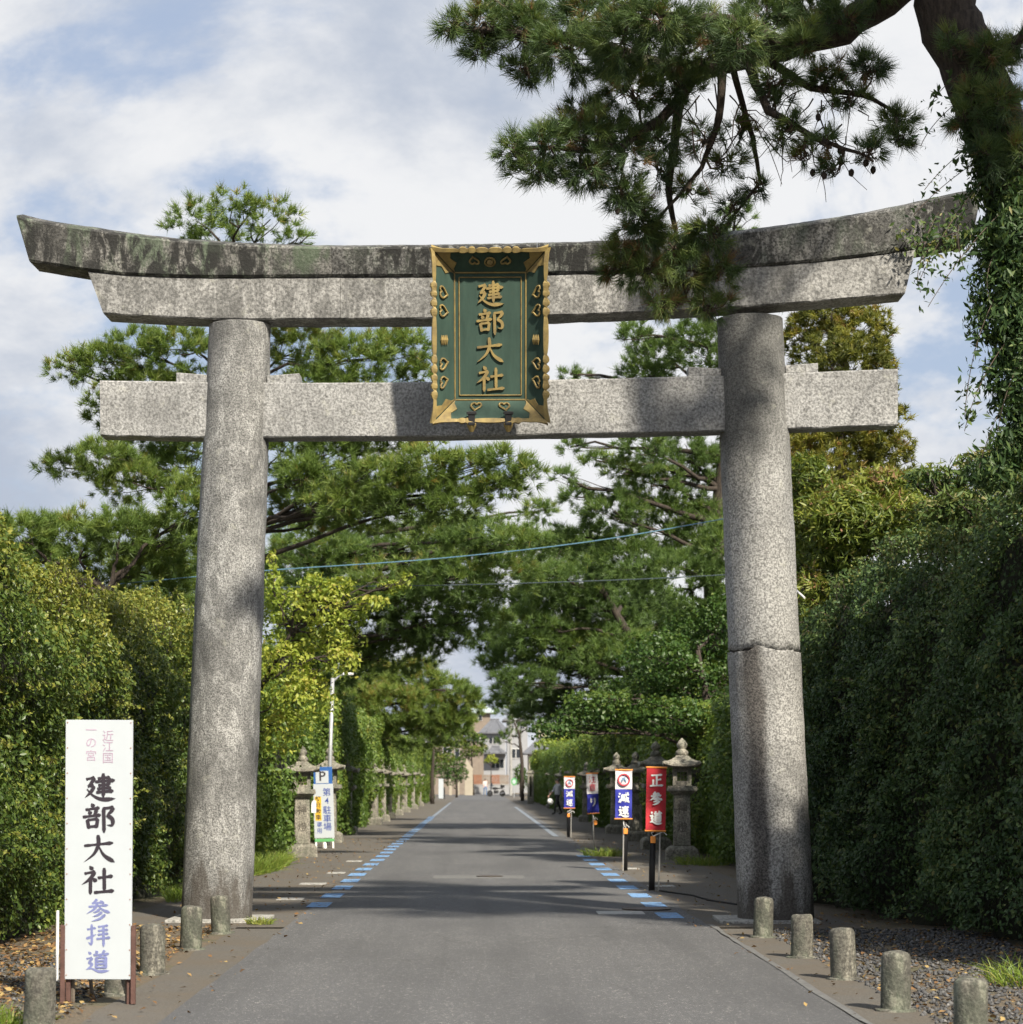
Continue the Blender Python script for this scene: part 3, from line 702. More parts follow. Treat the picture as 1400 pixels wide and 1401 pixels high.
sbot = [(140, 432), (290, 440), (450, 441), (590, 441), (750, 438), (900, 433), (1065, 424), (1240, 410)]
def mkf(tab):
    xs, zs = interp_curve([xx(p[0]) for p in tab], [zz(p[1]) for p in tab])
    return lambda x: float(np.interp(x, xs, zs))
kt, kb_, sb = mkf(ktop), mkf(kbot), mkf(sbot)
# the top lintel is four stones butted end to end
seams_k = [28, 457, 735, 1010, 1332]
for i in range(4):
    a, b = seams_k[i], seams_k[i + 1]
    xa_t = xx(a) + (0.002 if i else 0); xb_t = xx(b) - (0.002 if i < 3 else 0)
    xa_b = xx(44) if i == 0 else xa_t; xb_b = xx(1321) if i == 3 else xb_t
    beam('top_lintel_stone', xa_t, xa_b, xb_t, xb_b, kt, kb_, -0.27, 0.27, GRAN_TOP if i < 1 else GRAN_TOPB, ridge=0.10, nx=40, flare=0.07, bev=0.025)
seams_s = [123, 468, 905, 1246]
for i in range(3):
    a, b = seams_s[i], seams_s[i + 1]
    xa_t = xx(a) + (0.002 if i else 0); xb_t = xx(b) - (0.002 if i < 2 else 0)
    xa_b = xx(145) if i == 0 else xa_t; xb_b = xx(1231) if i == 2 else xb_t
    beam('lower_lintel_stone', xa_t, xa_b, xb_t, xb_b, lambda x: kb_(x) - 0.004, sb, -0.235, 0.235, GRAN_BEAM, nx=36, bev=0.015)
ttop = [(138, 522), (370, 526), (590, 526), (750, 524), (985, 519), (1075, 516), (1222, 511)]
tbot = [(138, 597), (280, 600), (590, 600), (750, 598), (985, 594), (1222, 587)]
tt, tb_ = mkf(ttop), mkf(tbot)
for a, b in ((138, 322), (323, 1030), (1031, 1223)):
    beam('tie_beam_stone', xx(a), xx(a + 1), xx(b), xx(b), tt, tb_, -0.17, 0.17, GRAN_TIE, nx=24, bev=0.014)
for xa, xb, sgn in ((242, 284, -1), (366, 411, 1), (940, 985, -1), (1072, 1116, 1)):
    h = 0.105; x0, x1 = xx(xa) - TC.x, xx(xb) - TC.x; zt = tt(xx((xa + xb) / 2)) + 0.012
    hl, hr = (h, h * 0.75) if sgn < 0 else (h * 0.75, h)
    MB().prism([(x0, zt - .01), (x1, zt - .01), (x1, zt + hr), (x0, zt + hl)], -0.13, 0.13).build('wedge', GRAN_TIE, torii, bevel=0.008, seg=1)
for px in (295, 1061):
    x = (px - VPX) * KD - TC.x
    MB().box((x + (.05 if px < 600 else -.12), -0.02, 0.01), (1.12, 1.05, 0.06)).build('footing_slab', CONC_L, torii, bevel=0.012, jitter=0.01)

# ------------------------------------------------------------------ plaque
def plaque():
    root = thing('name_plaque', 'green and gold framed plaque hanging at the centre of the torii', 'plaque', (0.131, 24.36, 5.565), R(-1.0))
    root.rotation_euler = (R(9), 0, R(-1.0))
    W, H = 0.615, 1.87; iw, i0, i1 = 0.392, 0.262, 1.64; dp = 0.19
    MB().box((0, 0.03, (i0 + i1) / 2), (2 * iw + .02, 0.06, i1 - i0 + .02)).build('panel', PLAQ, root)
    O = [(-W, 0.03), (W, 0.03), (W, H), (-W, H)]; I = [(-iw, i0), (iw, i0), (iw, i1), (-iw, i1)]
    names = ['lower', 'right', 'upper', 'left']
    for k in range(4):
        j = (k + 1) % 4
        P = [(O[k][0], -dp, O[k][1]), (O[j][0], -dp, O[j][1]), (I[j][0], 0.0, I[j][1]), (I[k][0], 0.0, I[k][1])]
        MB().add(P + [(p[0], p[1] + 0.03, p[2]) for p in P], [(0, 1, 2, 3), (7, 6, 5, 4), (0, 4, 5, 1), (1, 5, 6, 2), (2, 6, 7, 3), (3, 7, 4, 0)]).build('border_board', PLAQ, root)
    def onb(k, u, v, lift=0.012):
        """point on border board k: u along the outer edge 0..1, v from outer 0 to inner 1"""
        j = (k + 1) % 4
        a = Vector((O[k][0], -dp, O[k][1])).lerp(Vector((O[j][0], -dp, O[j][1])), u)
        b = Vector((I[k][0], 0, I[k][1])).lerp(Vector((I[j][0], 0, I[j][1])), u)
        p = a.lerp(b, v)
        nrm = {0: Vector((0, -.78, .63)), 1: Vector((-.65, -.76, 0)), 2: Vector((0, -.78, -.63)), 3: Vector((.65, -.76, 0))}[k]
        return p + nrm * lift
    # gold corner plates on both boards of each corner
    for k in range(4):
        for end in (0, 1):
            L = 0.15 if k % 2 == 0 else 0.085
            U = [0.0, L, L * 0.55, L * 0.8, 0.0] ; Vv = [0.02, 0.02, 0.38, 0.62, 0.97]
            U = [0.01, L, L * .62, L * .85, L * .30, .01]; Vv = [0.02, 0.02, 0.36, 0.55, 0.8, 0.98]
            if end: U = [1 - u for u in U]
            top = [onb(k, u, v, 0.010) for u, v in zip(U, Vv)]; bot = [onb(k, u, v, -0.004) for u, v in zip(U, Vv)]
            n = len(top)
            MB().add(top + bot, [tuple(range(n)), tuple(reversed(range(n, 2 * n)))] + [(i, (i + 1) % n, (i + 1) % n + n, i + n) for i in range(n)]).build('corner_plate', GOLD, root)
    # scalloped gilded rim: a swelling moulding along each outer edge
    def edge(k, swells):
        j = (k + 1) % 4
        a = Vector((O[k][0], -dp, O[k][1])); b = Vector((O[j][0], -dp, O[j][1])); out = Vector(((0, 0, -1), (1, 0, 0), (0, 0, 1), (-1, 0, 0))[k])
        n = 72; vs, fs = [], []
        for i in range(n + 1):
            t = i / n; p = a.lerp(b, t)
            e = 0.0
            for c, w, h_ in swells:
                q = (t - c) / w
                if abs(q) < 1: e = max(e, h_ * math.sqrt(1 - q * q))
            corner = 0.045 * max(0, 1 - min(t, 1 - t) / 0.09) ** 1.6
            o_ = 0.006 + e * 1.0 + corner; i_ = 0.022 + e * 0.45 - corner * .2
            ext = (b - a).normalized() * ((-1 if t < .5 else 1) * 0.5 * corner)
            fr = -0.02 - e * 0.25
            for q in (p + out * o_ + Vector((0, fr + .01, 0)) + ext, p + out * (o_ * .6) + Vector((0, fr - .012, 0)) + ext, p - out * i_ + Vector((0, fr, 0)), p - out * i_ + Vector((0, 0.03, 0)), p + out * o_ * .6 + Vector((0, .13, 0)) + ext):
                vs.append(q)
        m = 5
        for i in range(n):
            for q in range(m):
                r_ = (q + 1) % m; fs.append((i * m + q, i * m + r_, (i + 1) * m + r_, (i + 1) * m + q))
        fs += [tuple(range(m)), tuple(n * m + q for q in reversed(range(m)))]
        MB().add(vs, fs).build('rim_moulding', GOLD, root)
    side = [(.07, .06, .012), (.155, .022, .035), (.205, .022, .035), (.255, .022, .035), (.305, .022, .035), (.36, .024, .03), (.50, .115, .022), (.64, .024, .035), (.69, .022, .035), (.745, .022, .035), (.795, .022, .035), (.90, .07, .014)]
    edge(1, side); edge(3, [(1 - c, w, h_) for c, w, h_ in side])
    edge(2, [(.10, .12, .012), (.27, .035, .03), (.345, .035, .03), (.45, .06, .022), (.57, .05, .022), (.66, .035, .03), (.74, .035, .03), (.90, .12, .012)])
    edge(0, [(.12, .10, .012), (.25, .03, .03), (.31, .04, .03), (.50, .14, .022), (.69, .04, .03), (.75, .03, .03), (.88, .10, .012)])
    # heart-shaped mounts, fan mounts and studs on the border
    def mount(k, u, v, s, kind, flip=1):
        c = onb(k, u, v, 0.014); ex = (onb(k, u + .01, v, .014) - c).normalized(); ey = (onb(k, u, v + .02, .014) - c).normalized()
        mb = MB()
        if kind == 'heart':
            pts = []
            for i in range(25):
                a = 2 * math.pi * i / 24
                hx = 0.95 * math.sin(a) ** 3; hy = (13 * math.cos(a) - 5 * math.cos(2 * a) - 2 * math.cos(3 * a) - math.cos(4 * a)) / 16
                pts.append(c + ex * hx * s + ey * hy * s * flip)
            mb.tube(pts, 0.011, 5)
        elif kind == 'stud':
            mb.tube([c + (ex * math.cos(2 * math.pi * i / 20) + ey * math.sin(2 * math.pi * i / 20)) * s for i in range(21)], 0.011, 5)
            mb.sphere(c, (s * .7, s * .4, s * .7), 12, 6)
        else:
            for q in (-1.5, -.5, .5, 1.5):
                p = c + ey * q * s * .42
                mb.tube([p - ex * s, p, p + ex * s], [0.003, 0.017, 0.003], 6)
        mb.build({'heart': 'heart_mount', 'stud': 'round_stud', 'fan': 'fan_mount'}[kind], GOLD, root)
    for k in (1, 3):
        us = (.20, .32, .665, .785); us = us if k == 1 else tuple(1 - u for u in us)
        for u in us: mount(k, u, .42, .064, 'heart', -1)
        mount(k, .475 if k == 1 else .525, .46, .055, 'fan')
    for u in (.33, .67): mount(2, u, .45, .054, 'heart', 1)
    mount(2, .5, .5, .055, 'stud')
    for u in (.33, .67): mount(0, u, .66, .06, 'heart', 1)
    # double gold fillet round the panel
    for q, wd in ((0.0, 0.009), (0.05, 0.007)):
        for p0, p1 in (((-iw + q, i0 + q), (iw - q, i0 + q)), ((iw - q, i0 + q), (iw - q, i1 - q)), ((iw - q, i1 - q), (-iw + q, i1 - q)), ((-iw + q, i1 - q), (-iw + q, i0 + q))):
            MB().tube([(p0[0], -0.006, p0[1]), (p1[0], -0.006, p1[1])], wd, 6).build('gold_fillet', GOLD, root)
    for ch, z in zip('建部大社', (1.415, 1.11, 0.80, 0.49)):
        brush(ch, 0.0, z, 0.285, 0.0, GOLD, root, w=10.5, depth=0.022, sx=1.08)
    for x in (-.205, .20):
        hk = MB(); hk.box((x, -0.20, 0.07), (0.075, 0.05, 0.13)); hk.box((x, -0.13, 0.0), (0.075, 0.26, 0.035)); hk.box((x, -0.215, 0.115), (0.11, 0.04, 0.035))
        hk.build('iron_hook', BLACK, root, bevel=0.006, seg=1)
        MB().lathe([(0.02, -0.11), (0.05, -0.05), (0.055, -.02), (0.03, 0.0)], 12, (x, -0.20, 0.02)).build('hook_knob', GOLD, root)
    return root
plaque()

# ================================================================== BOLLARDS
def bollard():
    root = thing('bollard', '', 'bollard'); prof = [(0.104, -0.05), (0.104, 0.02), (0.101, 0.2), (0.1, 0.375), (0.094, 0.398), (0.078, 0.412), (0.03, 0.416)]
    MB().lathe(prof, 28).build('post', CONC, root, smooth=True, jitter=0.011, jscale=11)
    MB().lathe([(0.15, -0.01), (0.145, 0.012), (0.11, 0.016), (0.10, 0.0)], 20).build('mortar_collar', CONC, root, jitter=0.012, jscale=9)
    return root
b0 = bollard()
BL = [(-2.80, 13.95, 'stained concrete bollard at the bottom left corner, nearest on the left'), (-2.69, 16.35, 'concrete bollard standing behind the white signboard'),
      (-2.69, 18.1, 'concrete bollard between the signboard and the left pillar, nearest the sign'), (-2.72, 20.7, 'concrete bollard just in front of the left pillar, left of the shaft'),
      (-2.69, 22.9, 'concrete bollard against the foot of the left pillar, right of the others'),
      (2.89, 22.3, 'mossy concrete bollard against the foot of the right pillar'), (2.91, 19.75, 'concrete bollard second from the right pillar'),
      (2.93, 17.6, 'concrete bollard third from the right pillar'), (2.89, 15.2, 'concrete bollard fourth from the right pillar'), (2.95, 13.15, 'rough concrete bollard cut by the bottom right edge of the photo')]
for i, (x, y_, lb) in enumerate(BL):
    o = b0 if i == 0 else copy_tree(b0)
    o.location = (x, y_, 0.006); o.rotation_euler = (R(random.uniform(-2.5, 2.5)), R(random.uniform(-2.5, 2.5)), random.uniform(0, 6)); s = random.uniform(.97, 1.03)
    o.scale = (s, s, s * random.uniform(.96, 1.04)); tag(o, lb, 'bollard', 'bollards in front of the torii')

# ================================================================== STANDING SIGN
def standing_sign():
    d = 15.6; kx = d / FPX; cx = (134 - VPX) * kx
    root = thing('standing_signboard', 'tall white wooden signboard with black brush lettering in front of the left hedge', 'signboard', (cx, d, 0))
    z0, z1 = EYE - (1340 - VPY) * kx, EYE - (985 - VPY) * kx; w = 92 * kx
    MB().box((0, 0, (z0 + z1) / 2), (w, 0.022, z1 - z0)).build('board', BOARD, root, bevel=0.002, seg=1)
    for s in (-1, 1):
        MB().box((s * (w / 2 - 0.022), 0.035, 0.95), (0.032, 0.04, 2.12)).build('frame_post', WOOD_RED, root, bevel=0.003, seg=1)
    for s in (-1, 1):
        MB().box((s * (w / 2 + 0.012), -0.004, 0.29), (0.034, 0.032, 0.56)).build('leg', WOOD_RED, root, bevel=0.003, seg=1)
        MB().tube([(s * (w / 2 - 0.05), 0.03, z0 + .3), (s * (w / 2 - 0.045), 0.09, 0.0)], 0.016, 6).build('inner_strut', WOOD_OLD, root)
        mb = MB(); mb.tube([(s * (w / 2 - .06), 0.05, 1.3), (s * (w / 2 - .09), 0.62, 0.0)], 0.016, 6); mb.build('rear_prop', WOOD_OLD, root)
    for z in (0.32, 1.1, 1.9): MB().box((0, 0.03, z), (w - 0.035, 0.03, 0.04)).build('crossbar', WOOD_RED, root)
    for s in (-1, 1):
        for i in range(11):
            z = z0 + 0.03 + i * (z1 - z0 - 0.05) / 10
            MB().lathe([(0.0055, -0.002), (0.005, 0.003), (0.002, 0.004)], 6).build('nail', RUST, root).matrix_local = Matrix.Translation((s * (w / 2 - 0.014), -0.011, z)) @ Matrix.Rotation(R(90), 4, 'X')
    def pz(py): return EYE - (py - VPY) * kx
    def pxx(px): return (px - 134) * kx
    for ch, py in zip('近江国', (1008, 1022.5, 1038)): glyph(ch, pxx(146), pz(py), 16 * kx, -0.0115, INK_PINK, root, 0.0, 0.0012)
    for ch, py in zip('一の宮', (1000, 1017, 1035)): glyph(ch, pxx(123), pz(py), 16 * kx, -0.0115, INK_PINK, root, 0.0, 0.0012)
    for ch, py, px in zip('建部大社', (1077, 1119, 1162, 1204.5), (135, 134, 135, 133)):
        brush(ch, pxx(px), pz(py), 42 * kx, -0.011, INK, root, w=11.8, depth=0.0008, sx=1.06, asp=.95)
    for ch, py, px in zip('参拝道', (1245, 1279.5, 1315.5), (134, 134, 133)):
        brush(ch, pxx(px), pz(py), 33 * kx, -0.011, INK_BLUE, root, w=11, depth=0.0008, sx=1.02, asp=.92)
    root.rotation_euler = (R(-0.5), R(0.25), 0)
    return root
standing_sign()
st = MB(); st.tube([at(78, 1352, 17.4), at(79, 1246, 17.5)], 0.012, 6)
st.build('white_stake', WHITE, None); tag(bpy.data.objects['white_stake'], 'thin white stake behind the left edge of the signboard', 'stake')

# ================================================================== STONE LANTERNS
def stone_lantern(chars=True):
    root = thing('stone_lantern', '', 'stone lantern')
    MB().frustum((0, 0, -0.05), (0.66, 0.66), (0.62, 0.62), 0.25).frustum((0, 0, 0.20), (0.62, 0.62), (0.44, 0.44), 0.07).build('plinth', LANT, root, bevel=0.012, seg=1, jitter=0.01)
    sh = MB().frustum((0, 0, 0.268), (0.34, 0.34), (0.315, 0.315), 1.0).build('shaft', LANT, root, bevel=0.012, seg=1)
    if chars:
        for ch, z in (('神', 0.98), ('燈', 0.62)): glyph(ch, 0, z, 0.21, -0.165, simple('engraving', (.10, .09, .075), .95) if 'engraving' not in MATS else MATS['engraving'], sh, 0.004, 0.004, 'engraved_character')
    MB().frustum((0, 0, 1.266), (0.36, 0.36), (0.54, 0.54), 0.07).frustum((0, 0, 1.336), (0.58, 0.58), (0.56, 0.56), 0.10).build('platform', LANT, root, bevel=0.010, seg=1)
    fb = MB(); z0, z1 = 1.434, 1.80; w = 0.18
    for sx, sy in ((-1, -1), (1, -1), (1, 1), (-1, 1)): fb.box((sx * (w - .04), sy * (w - .04), (z0 + z1) / 2), (0.08, 0.08, z1 - z0))
    for a in ((0, -1), (1, 0), (0, 1), (-1, 0)):
        for zc, hh in ((z0 + .05, .10), (z1 - .045, .09)):
            dx = (0.199 if a[0] == 0 else 0.07); dy = (0.199 if a[1] == 0 else 0.07)
            fb.box((a[0] * (w - .036), a[1] * (w - .036), zc), (dx, dy, hh))
    fb.build('firebox', LANT, root)
    bars = MB(); 
    for q in (-1, 1): bars.box((q * .028, -(w - .05), (z0 + z1) / 2), (0.012, 0.012, 0.2)); bars.box((0, -(w - .05), (z0 + z1) / 2 + q * .028), (0.2, 0.011, 0.012))
    bars.build('window_lattice', WOOD_OLD, root)
    vs, fs = [], []; n = 10
    for zo, k in ((0, 0), (0.055, 1)):
        pass
    prof = [(0.17, 1.80), (0.355, 1.805), (0.372, 1.825), (0.368, 1.862), (0.30, 1.89), (0.22, 1.935), (0.155, 1.99), (0.11, 2.035)]
    for r, z in prof:
        for e in range(4):
            for k in range(n):
                t = k / n * 2 - 1
                p = {0: (t * r, -r), 1: (r, t * r), 2: (-t * r, r), 3: (-r, -t * r)}[e]
                up = 0.055 * abs(t) ** 3 * max(0, (r - .16) / .2)
                vs.append((p[0], p[1], z + up))
    m = 4 * n
    for i in range(len(prof) - 1):
        for k in range(m):
            q = (k + 1) % m; fs.append((i * m + k, i * m + q, (i + 1) * m + q, (i + 1) * m + k))
    fs += [tuple(reversed(range(m))), tuple((len(prof) - 1) * m + k for k in range(m))]
    MB().add(vs, fs).build('roof', LANT, root)
    MB().lathe([(0.09, 2.02), (0.125, 2.06), (0.12, 2.11), (0.07, 2.155), (0.065, 2.165), (0.10, 2.20), (0.105, 2.25), (0.07, 2.31), (0.02, 2.36), (0.003, 2.375)], 18).build('finial', LANT, root, smooth=True)
    return root
l0 = stone_lantern()
LL = [(-3.70, 46.0), (-3.84, 56.5), (-3.90, 64.5), (-3.80, 79), (-3.78, 85.5), (-3.80, 92), (-3.80, 101), (-3.75, 110), (-3.75, 123), (-3.75, 137)]
LR = [(4.10, 44.2), (4.12, 51.0), (4.15, 58.0), (4.15, 66), (4.18, 75), (4.18, 85), (4.18, 97), (4.18, 110), (4.18, 125)]
ordn = ['nearest', 'second', 'third', 'fourth', 'fifth', 'sixth', 'seventh', 'eighth', 'ninth', 'tenth']
first = True
for side, L in (('left', LL), ('right', LR)):
    for i, (x, y_) in enumerate(L):
        o = l0 if first else copy_tree(l0); first = False
        o.location = (x, y_, 0.006); o.rotation_euler.z = R(random.uniform(-4, 4)); s = random.uniform(0.97, 1.06); o.scale = (s, s, s)
        where = 'along the %s hedge' % side
        lb = ('%s stone lantern %s beyond the torii' % (ordn[i], where)) if i else ('sunlit engraved stone lantern beside the parking sign' if side == 'left' else 'nearest stone lantern on the right, behind the red flag')
        tag(o, lb, 'stone lantern', 'stone lanterns along the %s side of the approach' % side)
bx_ = MB().box((0, 0, 0), (0.10, 0.06, 0.26)); o = bx_.build('meter_box', WHITE, None, bevel=0.004, seg=1); o.location = (-3.46, 46.0, 1.05)
tag(o, 'small white box fixed to the right of the sunlit lantern shaft', 'box')

# ================================================================== PARKING SIGN
def parking_sign():
    d = 51.6; k = d / FPX; root = thing('parking_sign', 'white parking lot signboard with a blue P panel by the left lantern', 'sign', ((444.5 - VPX) * k, d, 0.006))
    root.rotation_euler = (0, R(-1.5), R(4))
    def X(px): return (px - 444.5) * k
    def Z(py): return EYE - (py - VPY) * k
    zb, zt = Z(1147), Z(1073)
    MB().box((0, 0, (zb + zt) / 2), (0.47, 0.03, zt - zb)).build('board', BOARD, root, bevel=0.004, seg=1)
    MB().box((0, 0.004, Z(1062)), (0.44, 0.03, Z(1050) - Z(1074.5))).build('blue_panel', SIGN_BLUE, root, bevel=0.004, seg=1)
    MB().box((-0.02, -0.012, Z(1063.5)), (0.30, 0.012, 0.29)).build('white_square', BOARD, root)
    glyph('P', -0.02, Z(1063), 0.32, -0.019, INK, root, 0.012, 0.002)
    for ch, py in zip('第4駐車場', (1085, 1096.5, 1109.5, 1121, 1132.5)): glyph(ch, X(449), Z(py), 0.20, -0.016, SIGN_NAVY, root, 0.008, 0.002)
    MB().box((X(437), -0.017, Z(1106.5)), (0.15, 0.006, Z(1090) - Z(1123))).build('yellow_strip', SIGN_YEL, root)
    for ch, py in zip('軽自動車', (1094, 1102, 1110.5, 1119)): glyph(ch, X(437), Z(py), 0.135, -0.021, INK, root, 0.012, 0.002)
    for ch, py in zip('専用', (1129, 1137.5)): glyph(ch, X(438), Z(py), 0.135, -0.016, SIGN_NAVY, root, 0.006, 0.002)
    MB().box((0.0, -0.004, Z(1150)), (0.46, 0.05, 0.07)).build('green_rail', SIGN_GREEN, root, bevel=0.004, seg=1)
    for s in (-1, 1):
        MB().box((s * 0.20, -0.005, 0.10), (0.04, 0.035, 0.26)).build('leg', WHITE, root)
        MB().tube([(s * 0.2, 0.02, 1.0), (s * 0.2, 0.42, 0.0)], 0.014, 6).build('rear_leg', WHITE, root)
    MB().lathe([(0.05, 0), (0.05, 0.10), (0.03, 0.14), (0.0, 0.15)], 12, (0.0, -0.02, 0)).build('ballast_weight', WHITE, root)
parking_sign()
lp = thing('lamp_pole', 'slim grey lamp pole rising behind the parking sign', 'lamp pole', (-3.68, 53.5, 0))
MB().tube([(0, 0, 0), (0.05, 0, 2), (0.12, 0, 4.1)], [0.055, 0.05, 0.045], 10).build('pole', GALV, lp, smooth=True)
MB().tube([(0.115, 0, 4.0), (0.25, 0, 4.13), (0.42, -.05, 4.2)], 0.022, 8).build('arm', GALV, lp)
MB().box((0.50, -.06, 4.2), (0.26, 0.12, 0.06)).build('lamp_head', WHITE, lp, bevel=0.015)

# ================================================================== FLAGS
def flag_base(name, label, x, d, tilt):
    root = thing(name, label, 'flag sign', (x, d, 0.006), 0, 'small banner signs along the right edge of the road'); root.rotation_euler = (0, R(tilt), 0); return root
def cloth(root, z0, z1, w, mat, name='banner', xo=0.0, bend=0.0, ph=0.0):
    vs, fs = [], []; nx, nz = 8, 14
    for i in range(nz + 1):
        for j in range(nx + 1):
            u = j / nx - .5; t = i / nz
            vs.append((xo + u * w + bend * (t - .5) , -0.02 + 0.010 * math.sin(6 * t + u * 4 + ph), z0 + (z1 - z0) * t))
    for i in range(nz):
        for j in range(nx): a = i * (nx + 1) + j; fs.append((a, a + 1, a + nx + 2, a + nx + 1))
    n = len(vs); vs2 = vs + [(p[0], p[1] + 0.004, p[2]) for p in vs]; fs2 = fs + [tuple(q + n for q in reversed(f)) for f in fs]
    return MB().add(vs2, fs2).build(name, mat, root)
def flag_parts(root, zt, zb, w, post=True, xpole=0.03, xpost=-0.03, htag=.78):
    MB().tube([(-w / 2 - .01, -.02, zt + .012), (w / 2 + .01, -.02, zt + .012)], 0.014, 8).build('top_rod', FL_ORANGE, root)
    MB().tube([(-w / 2 - .01, -.02, zb - .012), (w / 2 + .01, -.02, zb - .012)], 0.014, 8).build('bottom_rod', FL_ORANGE, root)
    MB().tube([(xpole, 0.015, 0), (xpole + .005, 0.015, zb), (0.0, 0.015, zt)], 0.013, 8).build('pole', POLE_STEEL, root)
    if post: MB().lathe([(0.045, 0), (0.045, .93), (0.03, .95)], 14, (xpost, 0.07, 0)).build('support_post', POSTBLK, root, smooth=True)
    MB().box((xpost + .0, 0.005, htag), (0.075, 0.03, 0.10)).build('warning_tag', FL_ORANGE, root, bevel=0.004, seg=1)
    MB().tube([(xpole, -.004, htag + .16), (xpost - .03, -.01, htag + .1), (xpost, 0.0, htag + .05), (xpole + .05, -.01, htag + .12), (xpole + .10, -.01, htag + .07)], 0.008, 5).build('tie_cord', WHITE, root)
f1 = flag_base('banner_sign', 'red banner sign with three white characters on a black post', 2.53, 31.6, 1.1)
cloth(f1, 0.88, 1.77, 0.285, FL_RED); flag_parts(f1, 1.77, 0.88, 0.285, True, .065, -0.03, .74)
for ch, z in zip('正参道', (1.60, 1.34, 1.06)): brush(ch, 0.0, z, 0.19, -0.034, WHITE, f1, 15, 0.003)
f2 = flag_base('banner_sign', 'nearest blue and white banner sign with a red ring emblem', 2.55, 38.7, 0.4)
cloth(f2, 0.93, 1.44, 0.295, FL_BLUE, 'banner', ph=1); cloth(f2, 1.441, 1.77, 0.295, FL_WHITE, 'white_field', ph=2); flag_parts(f2, 1.77, 0.93, 0.295, True, 0.0, .04, .70)
for ch, z in zip('減速', (1.29, 1.05)): brush(ch, 0.0, z, 0.20, -0.034, WHITE, f2, 14, 0.003)
def emblem(root, z, s, mat):
    MB().torus((0, -0.036, z), s, s * .16, 'y', 28, 6).build('ring_emblem', mat, root)
    MB().tube([(-s * .1, -.036, z + s * .5), (-s * .25, -.036, z), (-s * .45, -.036, z - s * .4)], [.014, .02, .008], 6).tube([(s * .12, -.036, z + s * .5), (s * .22, -.036, z), (s * .4, -.036, z - s * .4)], [.014, .02, .008], 6).build('emblem_mark', PALE_BLUE, root)
emblem(f2, 1.605, 0.098, RED_INK)
f3 = flag_base('banner_sign', 'twisted banner sign with white upper half and blue lower half', 2.56, 48.5, -2.2)
cloth(f3, 0.88, 1.30, 0.27, FL_BLUE, 'banner', bend=.0, ph=2); cloth(f3, 1.301, 1.74, 0.27, FL_WHITE, 'white_field', bend=-.0); flag_parts(f3, 1.74, 0.88, 0.27, False, 0.0, .05, .66)
brush('注', 0.0, 1.62, 0.16, -0.034, RED_INK, f3, 9, 0.003); glyph('意', 0.0, 1.43, 0.17, -0.034, RED_INK, f3, 0.004, 0.003)
brush('り', 0.0, 1.12, 0.20, -0.034, WHITE, f3, 18, 0.003)
f3.rotation_euler.z = R(18)
f4 = flag_base('banner_sign', 'farthest blue and white banner sign near the walking person', 2.54, 61.5, 0.3)
cloth(f4, 0.83, 1.36, 0.30, FL_BLUE, 'banner', ph=3); cloth(f4, 1.361, 1.69, 0.30, FL_WHITE, 'white_field', ph=2); flag_parts(f4, 1.69, 0.83, 0.30, True, .05, -.02, .62)
for ch, z in zip('減速', (1.22, 0.98)): brush(ch, 0.0, z, 0.19, -0.034, WHITE, f4, 13, 0.003)
emblem(f4, 1.525, 0.095, RED_INK)
# hose lying by the red banner
MB().tube([(2.60, 31.5, .02), (2.72, 31.0, .02), (2.95, 30.2, .02), (3.05, 29.0, .02), (3.3, 28.0, .02)], 0.012, 6).build('rubber_hose', RUBBER)
tag(bpy.data.objects['rubber_hose'], 'thin black hose trailing from the red banner post across the pavement', 'hose')

